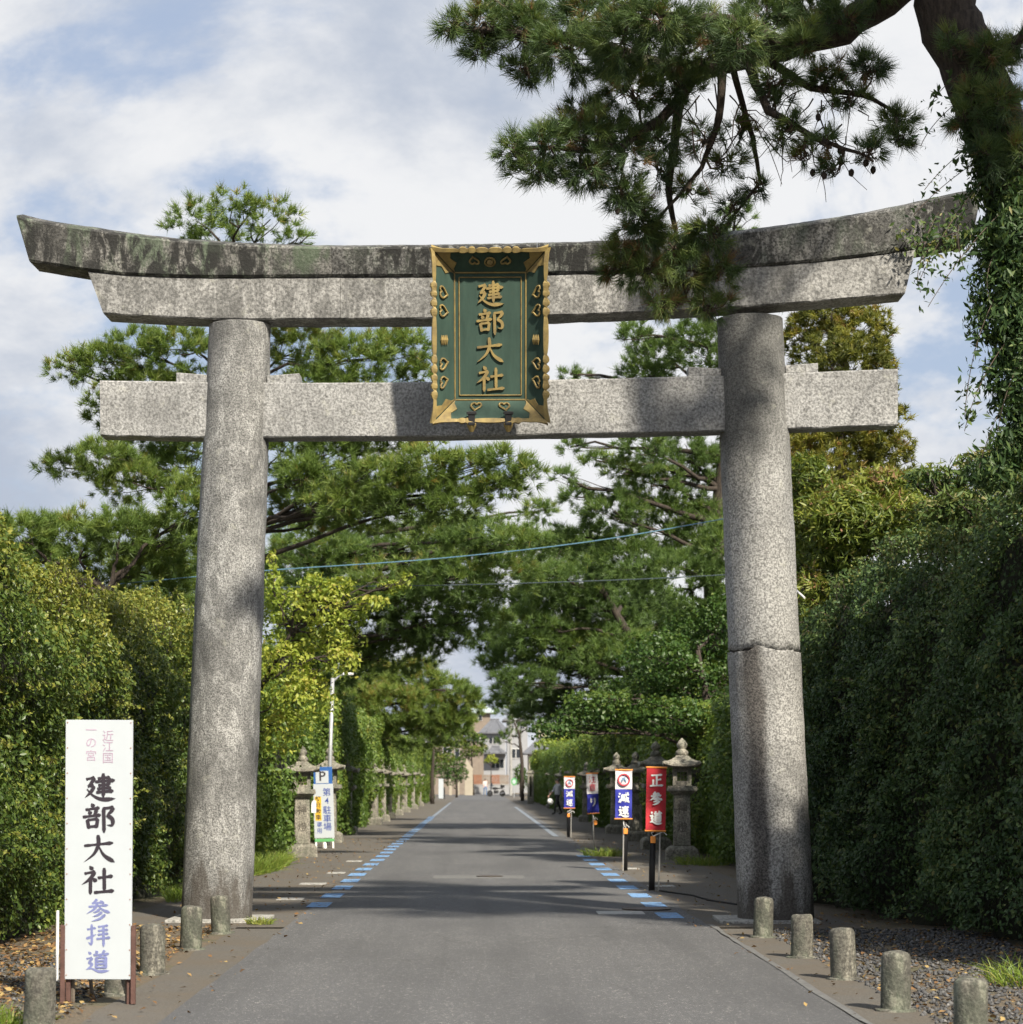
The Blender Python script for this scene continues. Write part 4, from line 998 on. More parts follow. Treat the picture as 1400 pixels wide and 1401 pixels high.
# ================================================================== HEDGES
def lump(y, z, ph):
    rs = np.random.RandomState(int(ph * 100)); q = 0
    for wl, am, m in ((3.0, .10, 4), (1.5, .085, 6), (.8, .06, 8), (.42, .045, 9), (.22, .028, 9)):
        for _ in range(m):
            a = rs.uniform(0, np.pi); w = 2 * np.pi / (wl * rs.uniform(.7, 1.4)); q = q + am * np.sin((y * np.cos(a) + z * np.sin(a)) * w + rs.uniform(0, 6.3)) / np.sqrt(m) * 1.4
    return q
def hedge(name, label, A, B, H, thick, side, mat, dens, leaf, tint, yellow_top=0.0, ph=0.0, hvar=0.25, shoots=260, lean=0.03, tmat=CORE, rise=0.0):
    """a clipped hedge whose street face runs from A to B (x,y); side = +1 when the face looks to +x"""
    A, B = np.array(A, float), np.array(B, float); L = np.linalg.norm(B - A); T = (B - A) / L
    N = np.array([T[1], -T[0]]); N *= side * np.sign(N[0])
    root = thing(name, label, 'hedge', (A[0], A[1], 0)); o0 = np.array([A[0], A[1], 0.0])
    def height(u): return H + rise * (1 - u / L) + hvar * np.sin(u * 0.45 + ph) + 0.12 * np.sin(u * 1.7 + ph * 2) + 0.07 * np.sin(u * 4.3 + ph)
    def face(u, z, dep=0.0):
        q = lump(u, z, ph) + dep - lean * z
        r = np.clip((z - height(u) + 0.7) / 0.7, 0, 1); q = q - 0.55 * r ** 2
        q = q + 0.12 * np.exp(-((z - 0.1) / 0.25) ** 2) * -1
        P = A[None] + T[None] * u[:, None] + N[None] * q[:, None]
        return np.column_stack([P, z])
    # solid hull coloured dark for the shade inside
    nu, nz = int(L * 2.5) + 2, 12
    U, Z = np.meshgrid(np.linspace(0, L, nu), np.linspace(0, 1, nz), indexing='ij'); uf = U.ravel(); zf = Z.ravel() * (height(uf) - 0.42)
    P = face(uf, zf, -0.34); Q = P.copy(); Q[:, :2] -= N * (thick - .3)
    V = np.concatenate([P, Q]) - o0; F = []; n_ = nu * nz
    for i in range(nu - 1):
        for j in range(nz - 1):
            a = i * nz + j; F.append((a, a + nz, a + nz + 1, a + 1)); a += n_; F.append((a, a + 1, a + nz + 1, a + nz))
        a = i * nz + nz - 1; F.append((a, a + nz, a + nz + n_, a + n_))
    for i in (0, nu - 1):
        for j in range(nz - 1): a = i * nz + j; F.append((a, a + 1, a + 1 + n_, a + n_))
    np_mesh('dark_core', V, np.array(F), tmat, root)
    parts = []
    k = int(L * (H + rise / 2) * dens); u = RS.uniform(0, L, k); z = RS.uniform(0.02, 1, k) * (height(u) + 0.08)
    dep = -np.abs(RS.normal(size=k)) * 0.14 + 0.07 + 0.06 * (RS.uniform(size=k) < .06); C = face(u, z, dep)
    Nn = np.array([N[0], N[1], 0.45]) + RS.normal(size=(k, 3)) * 0.62
    keep = (z > .45) | (RS.uniform(size=k) < .15 + .5 * np.abs(np.sin(u * 1.9 + ph))); hole = (np.sin(u * 2.3 + ph * 2) * np.sin(z * 3.1 + u * 1.1) > .88) & (RS.uniform(size=k) < .6); keep &= ~hole
    u, z, C, Nn = u[keep], z[keep], C[keep], Nn[keep]; k = len(u)
    patch = np.sin(u * 1.3 + ph) * np.sin(z * 2.1 + u * .4) * 0.5 + np.sin(u * 3.7 + z * 2.9) * 0.3
    tn = tint[0] + tint[1] * (patch * 0.7 + RS.normal(size=k) * 0.8) + yellow_top * np.clip((z - (height(u) - 1.5)) / 1.5, 0, 1) ** 1.5  # yellower upwards: autumn leaves and sunlit tone in one tint
    parts.append(leaf_cards(C - o0, Nn, leaf[0], leaf[1], tn))
    k = int(L * thick * dens * 0.45); u = RS.uniform(0, L, k); v = RS.uniform(0.3, thick, k)
    Pt = A[None] + T[None] * u[:, None] - N[None] * v[:, None]
    Ct = np.column_stack([Pt, height(u) - 0.03 + RS.normal(size=k) * 0.07]); Nt = np.array([0, 0, 1.0]) + RS.normal(size=(k, 3)) * 0.6
    parts.append(leaf_cards(Ct - o0, Nt, leaf[0], leaf[1], tint[0] + tint[1] * RS.normal(size=k) + yellow_top))
    # the cut end nearest the viewer
    k = int(thick * (H + rise) * dens * .5); v = RS.uniform(-.1, thick, k); ze = RS.uniform(.05, 1, k) * (float(height(0.0)) - .1)
    Pe = A[None] - N[None] * v[:, None] - T[None] * RS.uniform(-.05, .30, k)[:, None]
    parts.append(leaf_cards(np.column_stack([Pe, ze]) - o0, np.array([-T[0], -T[1], .4]) + RS.normal(size=(k, 3)) * .6, leaf[0] * 1.2, leaf[1] * 1.2, tint[0] + tint[1] * RS.normal(size=k)))
    # unclipped shoots
    stems = MB()
    for _ in range(shoots):
        u0 = random.uniform(0, L)
        if random.random() < 0.5:
            b = Vector(face(np.array([u0]), np.array([float(height(u0)) - random.uniform(.05, .35)]), 0.0)[0]); dr = Vector((random.uniform(-.25, .35) * side, random.uniform(-.3, .3), 1)).normalized(); ln = random.uniform(.15, .45)
        else:
            b = Vector(face(np.array([u0]), np.array([random.uniform(.2, 1) * (float(height(u0)) - .3)]), 0.0)[0]); dr = Vector((N[0] * random.uniform(.5, 1), N[1] * .5 - random.uniform(0, .4), random.uniform(-.1, .9))).normalized(); ln = random.uniform(.12, .34)
        e = b + dr * ln + Vector((0, 0, -0.25 * ln)); mid = (b + e) / 2 + Vector((0, 0, .05))
        o_ = Vector(o0)
        stems.tube([b - o_, mid - o_, e - o_], [.004, .003, .002], 3, False)
        m = int(ln * 60); tt_ = np.linspace(.15, 1, m); Pm = np.array(b)[None] * ((1 - tt_) ** 2)[:, None] + 2 * np.array(mid)[None] * (tt_ * (1 - tt_))[:, None] + np.array(e)[None] * (tt_ ** 2)[:, None]
        Pm = Pm + RS.normal(size=Pm.shape) * 0.014
        parts.append(leaf_cards(Pm - o0, np.array([N[0], N[1], .6]) + RS.normal(size=(m, 3)) * .7, leaf[0] * .95, leaf[1] * .95, np.full(m, min(.95, tint[0] + 0.22 + yellow_top * .4)) + RS.normal(size=m) * .08))
    tag(stems.build('shoots', TWIG, root), kind='stuff')
    V, F, Tn = join_np(parts)
    np_mesh('foliage', V, F, mat, root, Tn)
    return root
hedge('hedge', 'tall leafy hedge on the left with yellowing sunlit top, behind the signboard', (-4.44, 17.3), (-4.32, 38), 3.95, 1.9, 1, HEDGE_L, 2200, (0.058, 0.032), (0.44, 0.24), 0.46, 0.6, shoots=900)
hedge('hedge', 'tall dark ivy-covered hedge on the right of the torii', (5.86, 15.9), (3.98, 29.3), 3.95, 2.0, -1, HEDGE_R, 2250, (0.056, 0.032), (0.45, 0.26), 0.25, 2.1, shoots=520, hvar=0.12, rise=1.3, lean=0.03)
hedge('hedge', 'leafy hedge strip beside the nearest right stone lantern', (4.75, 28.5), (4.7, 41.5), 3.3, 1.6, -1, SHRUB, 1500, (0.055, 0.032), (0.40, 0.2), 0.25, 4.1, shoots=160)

# far clipped shrubs behind the lantern rows
def shrub_proto(name, rad, seed, mat, n, leaf, tint):
    root = thing(name, '', 'shrub'); t = MB()
    for _ in range(7):
        e = Vector((random.uniform(-.5, .5) * rad[0], random.uniform(-.5, .5) * rad[1], random.uniform(.5, .85) * rad[2]))
        t.tube(curve_pts((random.uniform(-.1, .1), random.uniform(-.1, .1), -.05), e, 0, 4, .06), [.05, .04, .03, .02, .012], 5, False)
    tag(t.build('stems', TWIG, root), kind='stuff')
    MB().sphere((0, 0, rad[2] * .5), (rad[0] * .72, rad[1] * .78, rad[2] * .47), 16, 10).build('dark_core', CORE, root, jitter=0.25, jscale=1.3)
    D = unit(RS.normal(size=(n, 3))); q = RS.uniform(.74, 1.0, (n, 1)); S = np.array(rad) * np.array([1, 1, .5])
    pw = np.sign(D) * np.abs(D) ** 0.62; pw = pw / np.max(np.abs(pw), 1, keepdims=True) ** .35
    lp_ = 1 + .10 * np.sin(D[:, :1] * 6 + seed) * np.sin(D[:, 1:2] * 5) + .08 * np.sin(D[:, 2:] * 9 + seed)
    C = pw * S * q * lp_ + np.array([0, 0, rad[2] * .5]); C[:, 2] = np.maximum(C[:, 2], .03)
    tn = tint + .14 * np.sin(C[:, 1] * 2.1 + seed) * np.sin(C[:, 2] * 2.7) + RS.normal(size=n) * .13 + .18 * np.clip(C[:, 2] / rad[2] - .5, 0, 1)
    V, F, T = leaf_cards(C, D + np.array([0, 0, .4]) + RS.normal(size=(n, 3)) * .6, leaf[0], leaf[1], tn)
    np_mesh('foliage', V, F, mat, root, T)
    return root
sA = shrub_proto('clipped_shrub', (1.15, 2.7, 3.6), 1.0, SHRUB, 26000, (0.10, 0.058), .45)
sB = shrub_proto('clipped_shrub', (1.2, 2.4, 3.9), 3.0, SHRUB, 26000, (0.10, 0.058), .58)
first = {id(sA): True, id(sB): True}
def place(proto, loc, rz, sc, label, cat, group):
    o = proto if first.get(id(proto)) else copy_tree(proto); first[id(proto)] = False
    o.location = loc; o.rotation_euler.z = rz; o.scale = sc; return tag(o, label, cat, group)
yy = 41.0; i = 0
while yy < 178:
    for sd in (-1, 1):
        p = sA if (i + (sd > 0)) % 2 else sB; far_ = .2 if i > 4 else 0; h = random.uniform(.92, 1.12)
        x = sd * ((5.05 if sd < 0 else 5.45) - far_) + random.uniform(-.2, .2)
        nm = 'left' if sd < 0 else 'right'
        Lq = LL if sd < 0 else LR; yq = yy + (2.2 if sd > 0 else 0); j = min(range(len(Lq)), key=lambda q: abs(Lq[q][1] - yq)); near_ = [q for q in range(len(Lq)) if q == j]
        used = place.__dict__.setdefault('used', {}); used[(nm, j)] = used.get((nm, j), 0) + 1
        lb = ('clipped shrub %s the %s stone lantern on the %s' % (['right behind', 'just beyond', 'second beyond'][used[(nm, j)] - 1], ordn[j], nm)) if used[(nm, j)] <= 2 and yq < 140 else ('far clipped shrub past the last of the %s lanterns' % nm)
        place(p, (x, yy + (2.2 if sd > 0 else 0), 0), R(random.choice((0, 180)) + random.uniform(-6, 6)), (1, 1, h * (1.0 if sd < 0 else .95)), lb, 'shrub', 'clipped shrubs behind the %s lantern row' % nm)
    yy += 4.9; i += 1

# ================================================================== TREES BEHIND THE TORII
TUFT = (34, 0.21, 0.017, 0.6)
A_rows = [(268, 302, 36, 24), (318, 285, 40, 22), (370, 300, 36, 24), (408, 326, 22, 16), (300, 325, 40, 18),
 (300, 385, 60, 30), (400, 395, 80, 34), (500, 400, 70, 30),
 (92, 505, 28, 18), (140, 495, 40, 26), (185, 480, 42, 26), (245, 480, 45, 34), (205, 535, 60, 26), (140, 560, 26, 26),
 (410, 478, 50, 34), (480, 495, 56, 36), (545, 480, 44, 30), (440, 540, 70, 30), (575, 520, 30, 28), (540, 560, 50, 26),
 (90, 640, 32, 16), (140, 625, 42, 20), (200, 610, 50, 28), (180, 660, 60, 26), (240, 640, 42, 40), (250, 580, 36, 30),
 (400, 620, 46, 40), (455, 620, 50, 42), (520, 615, 56, 40), (585, 640, 46, 30, -2.5), (640, 640, 40, 22, -2.6), (690, 632, 34, 16, -2.8), (722, 650, 24, 14, -2.8),
 (430, 690, 64, 36), (500, 700, 60, 34), (560, 690, 56, 34, -2.3), (620, 690, 46, 24, -2.5), (680, 668, 36, 16, -2.6), (470, 690, 50, 26, -2.0), (415, 655, 40, 30, -1.5), (520, 655, 50, 26, -2.4)]
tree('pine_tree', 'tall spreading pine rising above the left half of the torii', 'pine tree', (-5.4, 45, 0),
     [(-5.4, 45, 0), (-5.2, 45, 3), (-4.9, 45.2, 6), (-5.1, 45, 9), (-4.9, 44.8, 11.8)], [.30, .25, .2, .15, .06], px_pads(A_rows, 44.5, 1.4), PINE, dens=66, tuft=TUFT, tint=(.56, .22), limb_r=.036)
A2 = [(420, 760, 64, 46, 0), (490, 770, 60, 40, 1), (560, 760, 60, 36, 2), (430, 840, 60, 50, 1), (500, 850, 60, 44, 2), (570, 830, 60, 40, 0), (625, 790, 50, 34, -1), (640, 850, 36, 28, 0), (600, 870, 46, 26, 1), (545, 890, 60, 30, 2),
      (660, 735, 60, 24, -1), (715, 745, 46, 20, -2), (690, 790, 50, 28, 1), (770, 745, 30, 14, -1), (600, 740, 50, 30, 0), (520, 810, 60, 36, 0), (590, 800, 50, 30, 3), (640, 760, 50, 26, 3), (400, 800, 50, 50, 2), (680, 850, 24, 14, 3), (460, 900, 60, 40, 3), (740, 700, 24, 14, 0), (660, 820, 30, 20, 2)]
tree('pine_tree', 'pine behind the yellow tree, with boughs over the left lane', 'pine tree', (-6.2, 60, 0),
     [(-6.2, 60, 0), (-5.8, 60, 3), (-5.0, 60, 6), (-4.0, 60.4, 8.2)], [.28, .23, .17, .08], px_pads(A2, 59, 1.0), PINE_B, dens=50, tuft=(30, .24, .021, .65), tint=(.5, .22), limb_r=.05)
B_rows = [(1012, 296, 22, 22), (1000, 325, 30, 14), (985, 385, 60, 34), (1080, 400, 46, 24),
 (868, 462, 26, 18), (900, 490, 42, 28), (955, 470, 46, 36), (1000, 500, 40, 40), (880, 515, 40, 18), (780, 512, 14, 9), (800, 522, 16, 8),
 (880, 612, 36, 20), (930, 630, 46, 36), (975, 660, 44, 50), (890, 665, 46, 26), (850, 640, 26, 14), (780, 612, 20, 9), (815, 630, 22, 10),
 (840, 700, 44, 24), (900, 715, 60, 40), (965, 740, 56, 50), (800, 735, 38, 18), (860, 770, 60, 36), (930, 800, 64, 46), (1010, 760, 60, 60), (790, 680, 26, 12), (770, 652, 20, 8)]
tree('pine_tree', 'dark shaded pine behind the right half of the torii', 'pine tree', (5.7, 50, 0),
     [(5.7, 50, 0), (5.5, 50, 3), (5.3, 49.8, 6), (5.6, 50, 9), (5.8, 50, 13.6)], [.30, .25, .2, .14, .05], px_pads(B_rows, 49.5, 1.5), PINE_B, dens=60, tuft=TUFT, tint=(.45, .2), limb_r=.05)
B2 = [(800, 800, 50, 36, 0), (760, 830, 46, 34, 1), (830, 850, 60, 40, 2), (740, 790, 36, 20, -1), (720, 860, 44, 30, 0), (770, 885, 56, 34, 1), (700, 905, 36, 26, 2), (720, 935, 40, 22, 0), (850, 905, 60, 40, 0), (690, 875, 30, 18, 3), (665, 880, 20, 10, 3), (780, 925, 40, 24, 3), (755, 960, 34, 18, 4), (800, 760, 46, 26, 3), (740, 755, 40, 20, 2), (860, 820, 60, 40, 4), (900, 860, 60, 40, 4), (810, 890, 50, 34, 4), (730, 820, 40, 26, 4), (705, 948, 26, 12, 6), (684, 962, 18, 8, 8), (735, 975, 34, 10, 5), (672, 905, 18, 9, 5)]
tree('pine_tree', 'second pine on the right with boughs hanging over the far road', 'pine tree', (6.0, 68, 0),
     [(6.0, 68, 0), (5.6, 68, 3), (5.0, 68, 5.5), (3.6, 68, 8)], [.28, .22, .16, .07], px_pads(B2, 68, 1.0), PINE_B, dens=52, tuft=(28, .27, .024, .65), tint=(.42, .2), limb_r=.05)
M_rows = [(880, 950, 60, 24), (820, 965, 50, 18), (940, 930, 60, 34), (960, 870, 56, 44), (900, 900, 50, 30), (985, 940, 46, 50), (800, 985, 50, 14), (860, 985, 50, 16), (760, 1000, 36, 10), (920, 980, 60, 22), (1000, 860, 50, 50)]
tree('maple_tree', 'dark green maple spreading low over the right lanterns', 'maple tree', (5.4, 47, 0),
     [(5.4, 47, 0), (5.2, 47, 1.8), (4.9, 47, 3.2), (4.7, 47, 4.4)], [.16, .13, .1, .05], px_pads(M_rows, 47, 1.2), MAPLE, 'leaf', dens=700, leaf=(.085, .06), tint=(.45, .22), limb_r=.03)
F_rows = [(500, 935, 44, 28), (560, 930, 46, 26), (610, 945, 34, 18), (635, 960, 22, 12), (530, 965, 56, 26), (590, 975, 44, 22), (480, 985, 44, 30), (560, 1005, 46, 22), (620, 990, 26, 14), (648, 972, 14, 7), (640, 948, 16, 8)]
tree('pine_tree', 'sunlit pine over the far left lanterns', 'pine tree', (-5.6, 86, 0),
     [(-5.6, 86, 0), (-5.2, 86, 2.5), (-4.2, 86, 4.5), (-3.6, 86, 5.6)], [.2, .17, .12, .05], px_pads(F_rows, 86, 1.5), PINE, dens=44, tuft=(26, .30, .028, .65), tint=(.62, .2), limb_r=.05)
Y_rows = [(395, 850, 40, 44), (440, 830, 36, 30), (390, 920, 40, 44), (450, 880, 40, 34), (480, 845, 26, 14), (510, 825, 22, 10), (540, 803, 20, 8), (558, 790, 10, 6), (420, 960, 40, 36), (465, 800, 20, 10), (430, 800, 22, 14), (375, 800, 10, 26), (372, 765, 7, 10), (385, 1000, 26, 30), (470, 905, 22, 20)]
tree('yellowing_cherry_tree', 'yellow-green young tree leaning out beside the left pillar', 'tree', (-4.4, 39, 0),
     [(-4.4, 39, 0), (-4.35, 39, 1.6), (-4.0, 38.8, 3.0), (-3.3, 38.6, 4.2)], [.09, .075, .06, .03], px_pads(Y_rows, 38.6, .5), YELLOW, 'leaf', dens=720, leaf=(.095, .046), tint=(.5, .25), limb_r=.02)
C_rows = [(1140, 425, 46, 30), (1180, 455, 40, 30), (1110, 470, 50, 40), (1160, 500, 56, 40), (1205, 510, 24, 24), (1120, 560, 60, 46), (1190, 575, 50, 40), (1150, 630, 70, 46), (1215, 630, 36, 36), (1100, 640, 50, 50), (1160, 690, 80, 40), (1230, 670, 30, 26)]
tree('cedar_tree', 'bronze and yellow cedar behind the right end of the torii', 'cedar tree', (6.1, 37, 0),
     [(6.1, 37, 0), (6.1, 37, 3), (6.1, 37, 6), (6.1, 37, 9.2)], [.2, .16, .11, .04], px_pads(C_rows, 37, .8), CEDAR, 'needle', dens=150, tuft=(24, .13, .02, .9), tint=(.5, .3), limb_r=.03)
D_rows = [(1115, 690, 34, 30), (1160, 690, 44, 30), (1215, 690, 46, 32), (1270, 672, 40, 30), (1120, 740, 36, 30), (1175, 740, 46, 26), (1235, 735, 40, 24), (1100, 780, 18, 20), (1310, 690, 30, 26), (1290, 720, 36, 20), (1140, 715, 40, 30, -.8), (1190, 718, 40, 28, -.9), (1240, 705, 44, 30, -.9), (1150, 760, 46, 24, -.5), (1100, 720, 24, 40, -.2), (1200, 662, 40, 20), (1110, 810, 24, 30, -.6), (1105, 655, 30, 30)]
tree('bamboo_grass_clump', 'bright yellow-green bamboo grass showing above the dark right hedge', 'bamboo grass', (5.6, 29.3, 0),
     [(5.6, 29.3, 0), (5.55, 29.2, 1.8), (5.5, 29.1, 3.6)], [.05, .045, .03], px_pads(D_rows, 29, .6), BAMBOO, 'leaf', dens=1700, leaf=(.125, .027), tint=(.50, .36), limb_r=.015, crown='leaves', twigs=6)
E_rows = [(30, 740, 46, 36, 0), (100, 735, 50, 30, 1), (165, 730, 46, 30, 0), (225, 740, 46, 36, 1), (60, 790, 70, 40, 2), (200, 790, 70, 40, 2), (255, 700, 30, 40, 0), (-30, 740, 46, 40, 1)]
tree('pine_tree', 'low pine showing just over the left hedge', 'pine tree', (-7.6, 40, 0),
     [(-7.6, 40, 0), (-7.4, 40, 2), (-7.0, 40, 4), (-6.8, 40, 5)], [.18, .15, .1, .05], px_pads(E_rows, 40, .5), PINE, dens=85, tuft=TUFT, tint=(.55, .2), limb_r=.04)

G_rows = [(1300, 662, 34, 20), (1345, 640, 38, 24), (1395, 615, 34, 30), (1385, 670, 44, 30), (1325, 695, 44, 24), (1262, 655, 24, 12), (1280, 700, 36, 18), (1420, 640, 40, 40)]
tree('creeper_thicket', 'feathery green creepers heaped on the right hedge under the near pine', 'creeper', (6.0, 23.4, 0),
     [(6.0, 23.4, 0), (5.9, 23.3, 2), (5.6, 23.3, 4.2)], [.05, .04, .03], px_pads(G_rows, 23.2, .3), IVY, 'leaf', dens=1500, leaf=(.10, .028), tint=(.66, .28), limb_r=.012, crown='leaves', twigs=7)

# generic far trees on both sides of the approach
def far_proto(mat, seed, h=9.5):
    random.seed(seed)
    pads = []
    for i in range(15):
        z = h * (0.35 + 0.6 * i / 14); sp = (1 - abs(i / 14 - .35)) * 2.3
        a = i * 2.4; pads.append((Vector((math.cos(a) * sp * .6, math.sin(a) * sp * .6, z)), (random.uniform(.8, 1.3), random.uniform(.8, 1.3), random.uniform(.4, .6))))
    return tree('pine_tree', '', 'pine tree', (0, 0, 0), [(0, 0, 0), (.15, 0, h * .35), (-.1, .1, h * .7), (0, 0, h)], [.2, .16, .1, .03], pads, mat, dens=24, tuft=(24, .3, .028, .6), tint=(.5, .22), limb_r=.05, twigs=2)
fp1, fp2 = far_proto(PINE, 3), far_proto(PINE_B, 5)
random.seed(21)
first[id(fp1)] = True; first[id(fp2)] = True
FT = [(-8.6, 72, 1.0), (-8.2, 98, .9), (-8.6, 112, .85), (-7.6, 128, .8), (-8.4, 146, .9), (-7.4, 166, .75), (-8.0, 190, .8), (8.4, 60, .95), (8.6, 80, .95), (8.0, 92, .9), (8.6, 106, .85), (7.8, 124, .8), (8.6, 142, .9), (8.2, 162, .8), (7.8, 186, .75), (-15.5, 60, .8), (-12, 82, 1.1), (11.2, 72, 1.0), (12, 100, 1.1), (-12, 120, 1.0), (12, 130, 1.0), (-13, 160, 1.1), (13, 165, 1.1), (-15, 200, 1.1), (15, 205, 1.1), (12.5, 52, .7)]
for i, (x, y_, s) in enumerate(FT):
    sd = 'left' if x < 0 else 'right'
    place(fp1 if i % 2 else fp2, (x, y_, 0), random.uniform(0, 6.28), (s, s, s * random.uniform(.9, 1.1)), ('far pine behind the %s lantern row, %s from the torii' % (sd, ordn[i % 7]) if i in range(0, 7) else 'far pine behind the %s lantern row, %s counting from the torii' % (sd, ordn[(i - 7) % 8]) if i in range(7, 15) else 'tall background pine standing well behind the %s lantern row' % sd), 'pine tree', 'far pines on the %s of the approach' % sd)
# pine with a bare trunk at the end of the street
tree('pine_tree', 'thin bare-trunked pine beside the road at the far end', 'pine tree', (3.45, 172, 0), [(3.45, 172, 0), (3.4, 172, 3), (3.2, 172, 5.2), (2.6, 172, 6.6)], [.16, .14, .1, .04],
     px_pads([(700, 1005, 14, 7), (688, 1014, 10, 5), (712, 985, 16, 9), (730, 995, 12, 7), (690, 975, 14, 7), (705, 960, 16, 8), (740, 975, 14, 9)], 172, .6), PINE_B, dens=14, tuft=(20, .34, .04, .6), tint=(.45, .2))

# ================================================================== FOREGROUND PINE
def near_pine():
    d = 20.0; k = d / FPX
    base = at(1452, 1068, d); base.z = 0; base = Vector((5.75, 20.0, 0))
    root = thing('pine_tree', 'big near pine at the right edge whose needled boughs hang over the torii', 'pine tree', base)
    t = MB(); P = lambda x, y, dd=0: at(x, y, d + dd) - base
    tr = [(Vector((0, 0, -.1)), .42), (P(1500, 800), .36), (P(1475, 600), .33), (P(1440, 430), .31), (P(1400, 300), .30), (P(1370, 190), .29), (P(1330, 90), .29), (P(1296, 20), .28), (P(1290, -60), .26), (P(1320, -180), .22), (P(1300, -330), .16), (P(1330, -450), .08)]
    pts, rad = [], []
    for i in range(len(tr) - 1):
        for q in range(4):
            pts.append(tr[i][0].lerp(tr[i + 1][0], q / 4) + Vector((random.uniform(-1, 1), random.uniform(-1, 1), 0)) * .02); rad.append(tr[i][1] + (tr[i + 1][1] - tr[i][1]) * q / 4 + random.uniform(-.015, .015))
    pts.append(tr[-1][0]); rad.append(tr[-1][1]); t.tube(pts, rad, 16); t.build('trunk', BARK, root, smooth=True)
    limbs = [([(1300, -70, 0), (1232, -16, .1), (1150, 45, .2), (1075, 68, .3), (1000, 84, .4), (930, 100, .5)], .17, .09),
             ([(930, 100, .5), (850, 70, .3), (760, 50, .2), (680, 42, .1), (610, 40, 0)], .08, .02),
             ([(960, 95, .45), (905, 165, .3), (850, 200, 0), (780, 205, -.2), (705, 200, -.3)], .06, .015),
             ([(935, 100, .5), (925, 180, .8), (915, 260, 1.0), (925, 330, 1.2), (940, 410, 1.3)], .055, .012),
             ([(990, 85, .4), (985, 160, .5), (960, 230, .8), (900, 300, .9)], .045, .012),
             ([(1020, 80, .4), (1050, 150, .1), (1120, 190, 0), (1190, 215, -.1)], .05, .012),
             ([(1040, 76, .4), (1110, 120, .7), (1180, 130, .9), (1240, 160, 1.0)], .045, .012),
             ([(1080, 66, .3), (1020, 30, -.4), (930, 20, -.7), (840, 10, -.9)], .06, .02),
             ([(1000, 84, .4), (1030, 190, .9), (1040, 250, 1.0), (1000, 300, 1.1)], .035, .01),
             ([(1340, 110, 0), (1385, 60, -.3), (1440, 20, -.5)], .08, .03),
             ([(1310, -160, 0), (1150, -150, 0), (1000, -120, .3), (880, -90, .5)], .10, .03),
             ([(1310, -180, 0), (1450, -220, -1), (1650, -260, -2)], .10, .03), ([(1320, -200, 0), (1500, -320, 1.5), (1700, -380, 2.5)], .08, .02)]
    paths = []
    for pth, r0, r1 in limbs:
        lm = MB(); pp = [P(*q) for q in pth]; sm = []
        for i in range(len(pp) - 1):
            for q in range(4): sm.append(pp[i].lerp(pp[i + 1], q / 4) + Vector((random.uniform(-1, 1), random.uniform(-1, 1), random.uniform(-1, 1))) * r0 * .22)
        sm.append(pp[-1]); n = len(sm); lm.tube(sm, [r0 + (r1 - r0) * i / (n - 1) for i in range(n)], 8)
        lm.build('limb', BARK, root, smooth=True); paths += sm
    pads = [(620, 36, 26, 18, 0), (660, 30, 40, 26, .1), (720, 45, 50, 34, .2), (660, 70, 30, 16, .2), (780, 70, 56, 40, -.2), (720, 100, 36, 18, .3), (850, 60, 60, 44, -.5), (800, 20, 60, 24, .2), (700, 5, 50, 16, .4),
            (900, 30, 66, 40, -.8), (960, 60, 56, 40, -.2), (860, 120, 50, 36, .1), (1010, 55, 40, 40, -.6), (930, 120, 44, 34, .2), (1040, 20, 50, 24, .1), (1110, 20, 50, 20, .4), (1060, 110, 30, 16, .1),
            (705, 205, 26, 18, -.3), (745, 195, 40, 28, -.3), (800, 185, 50, 30, -.1), (740, 235, 40, 14, -.2), (800, 235, 46, 24, 0), (850, 195, 40, 36, .1), (850, 265, 36, 20, .3), (800, 155, 40, 20, .2),
            (1190, 90, 36, 16, .9), (1130, 105, 34, 14, .7), (1160, 135, 40, 14, .8), (1225, 165, 26, 18, 1), (1190, 205, 34, 16, -.1), (1130, 195, 28, 14, 0), (1080, 170, 26, 16, .1), (1230, 190, 22, 14, .5),
            (900, 230, 30, 24, .9), (940, 260, 28, 22, 1), (990, 225, 28, 20, .8), (1035, 255, 24, 14, 1),
            (880, 315, 34, 24, 1.0), (920, 340, 40, 30, 1.2), (970, 320, 36, 22, 1.1), (850, 350, 34, 16, 1.1), (880, 370, 40, 22, 1.2), (940, 385, 36, 26, 1.3), (985, 370, 28, 22, 1.2), (910, 415, 26, 18, 1.3), (975, 420, 26, 16, 1.3), (835, 370, 18, 10, 1.2),
            (1350, 70, 26, 22, -.5), (1320, 165, 24, 22, -.5), (1365, 140, 30, 28, -.6), (1390, 60, 24, 20, -.3), (1300, 60, 20, 18, -.45), (1395, 210, 26, 24, -.5), (1350, 210, 24, 24, -.5), (1150, 25, 40, 18, -.2), (1200, -10, 40, 20, -.2), (1100, 60, 40, 22, -.2), (1070, 190, 24, 18, .3), (1100, 215, 22, 14, .2), (1150, 225, 30, 12, .1), (1060, 140, 24, 18, .5), (1010, 180, 26, 22, .8), (960, 190, 28, 26, .6), (900, 190, 34, 28, .4), (1000, 280, 22, 16, 1.0), (870, 290, 30, 22, .8), (1365, 90, 22, 22, -.4), (1330, 130, 20, 18, -.5), (1385, 140, 20, 20, -.4)]
    W = []
    for x, y_, rx, ry, dd in pads:
        kk = (d + dd) / FPX; W.append((at(x, y_, d + dd), (rx * kk, max(rx, ry) * kk * 1.1, ry * kk), 1.0))
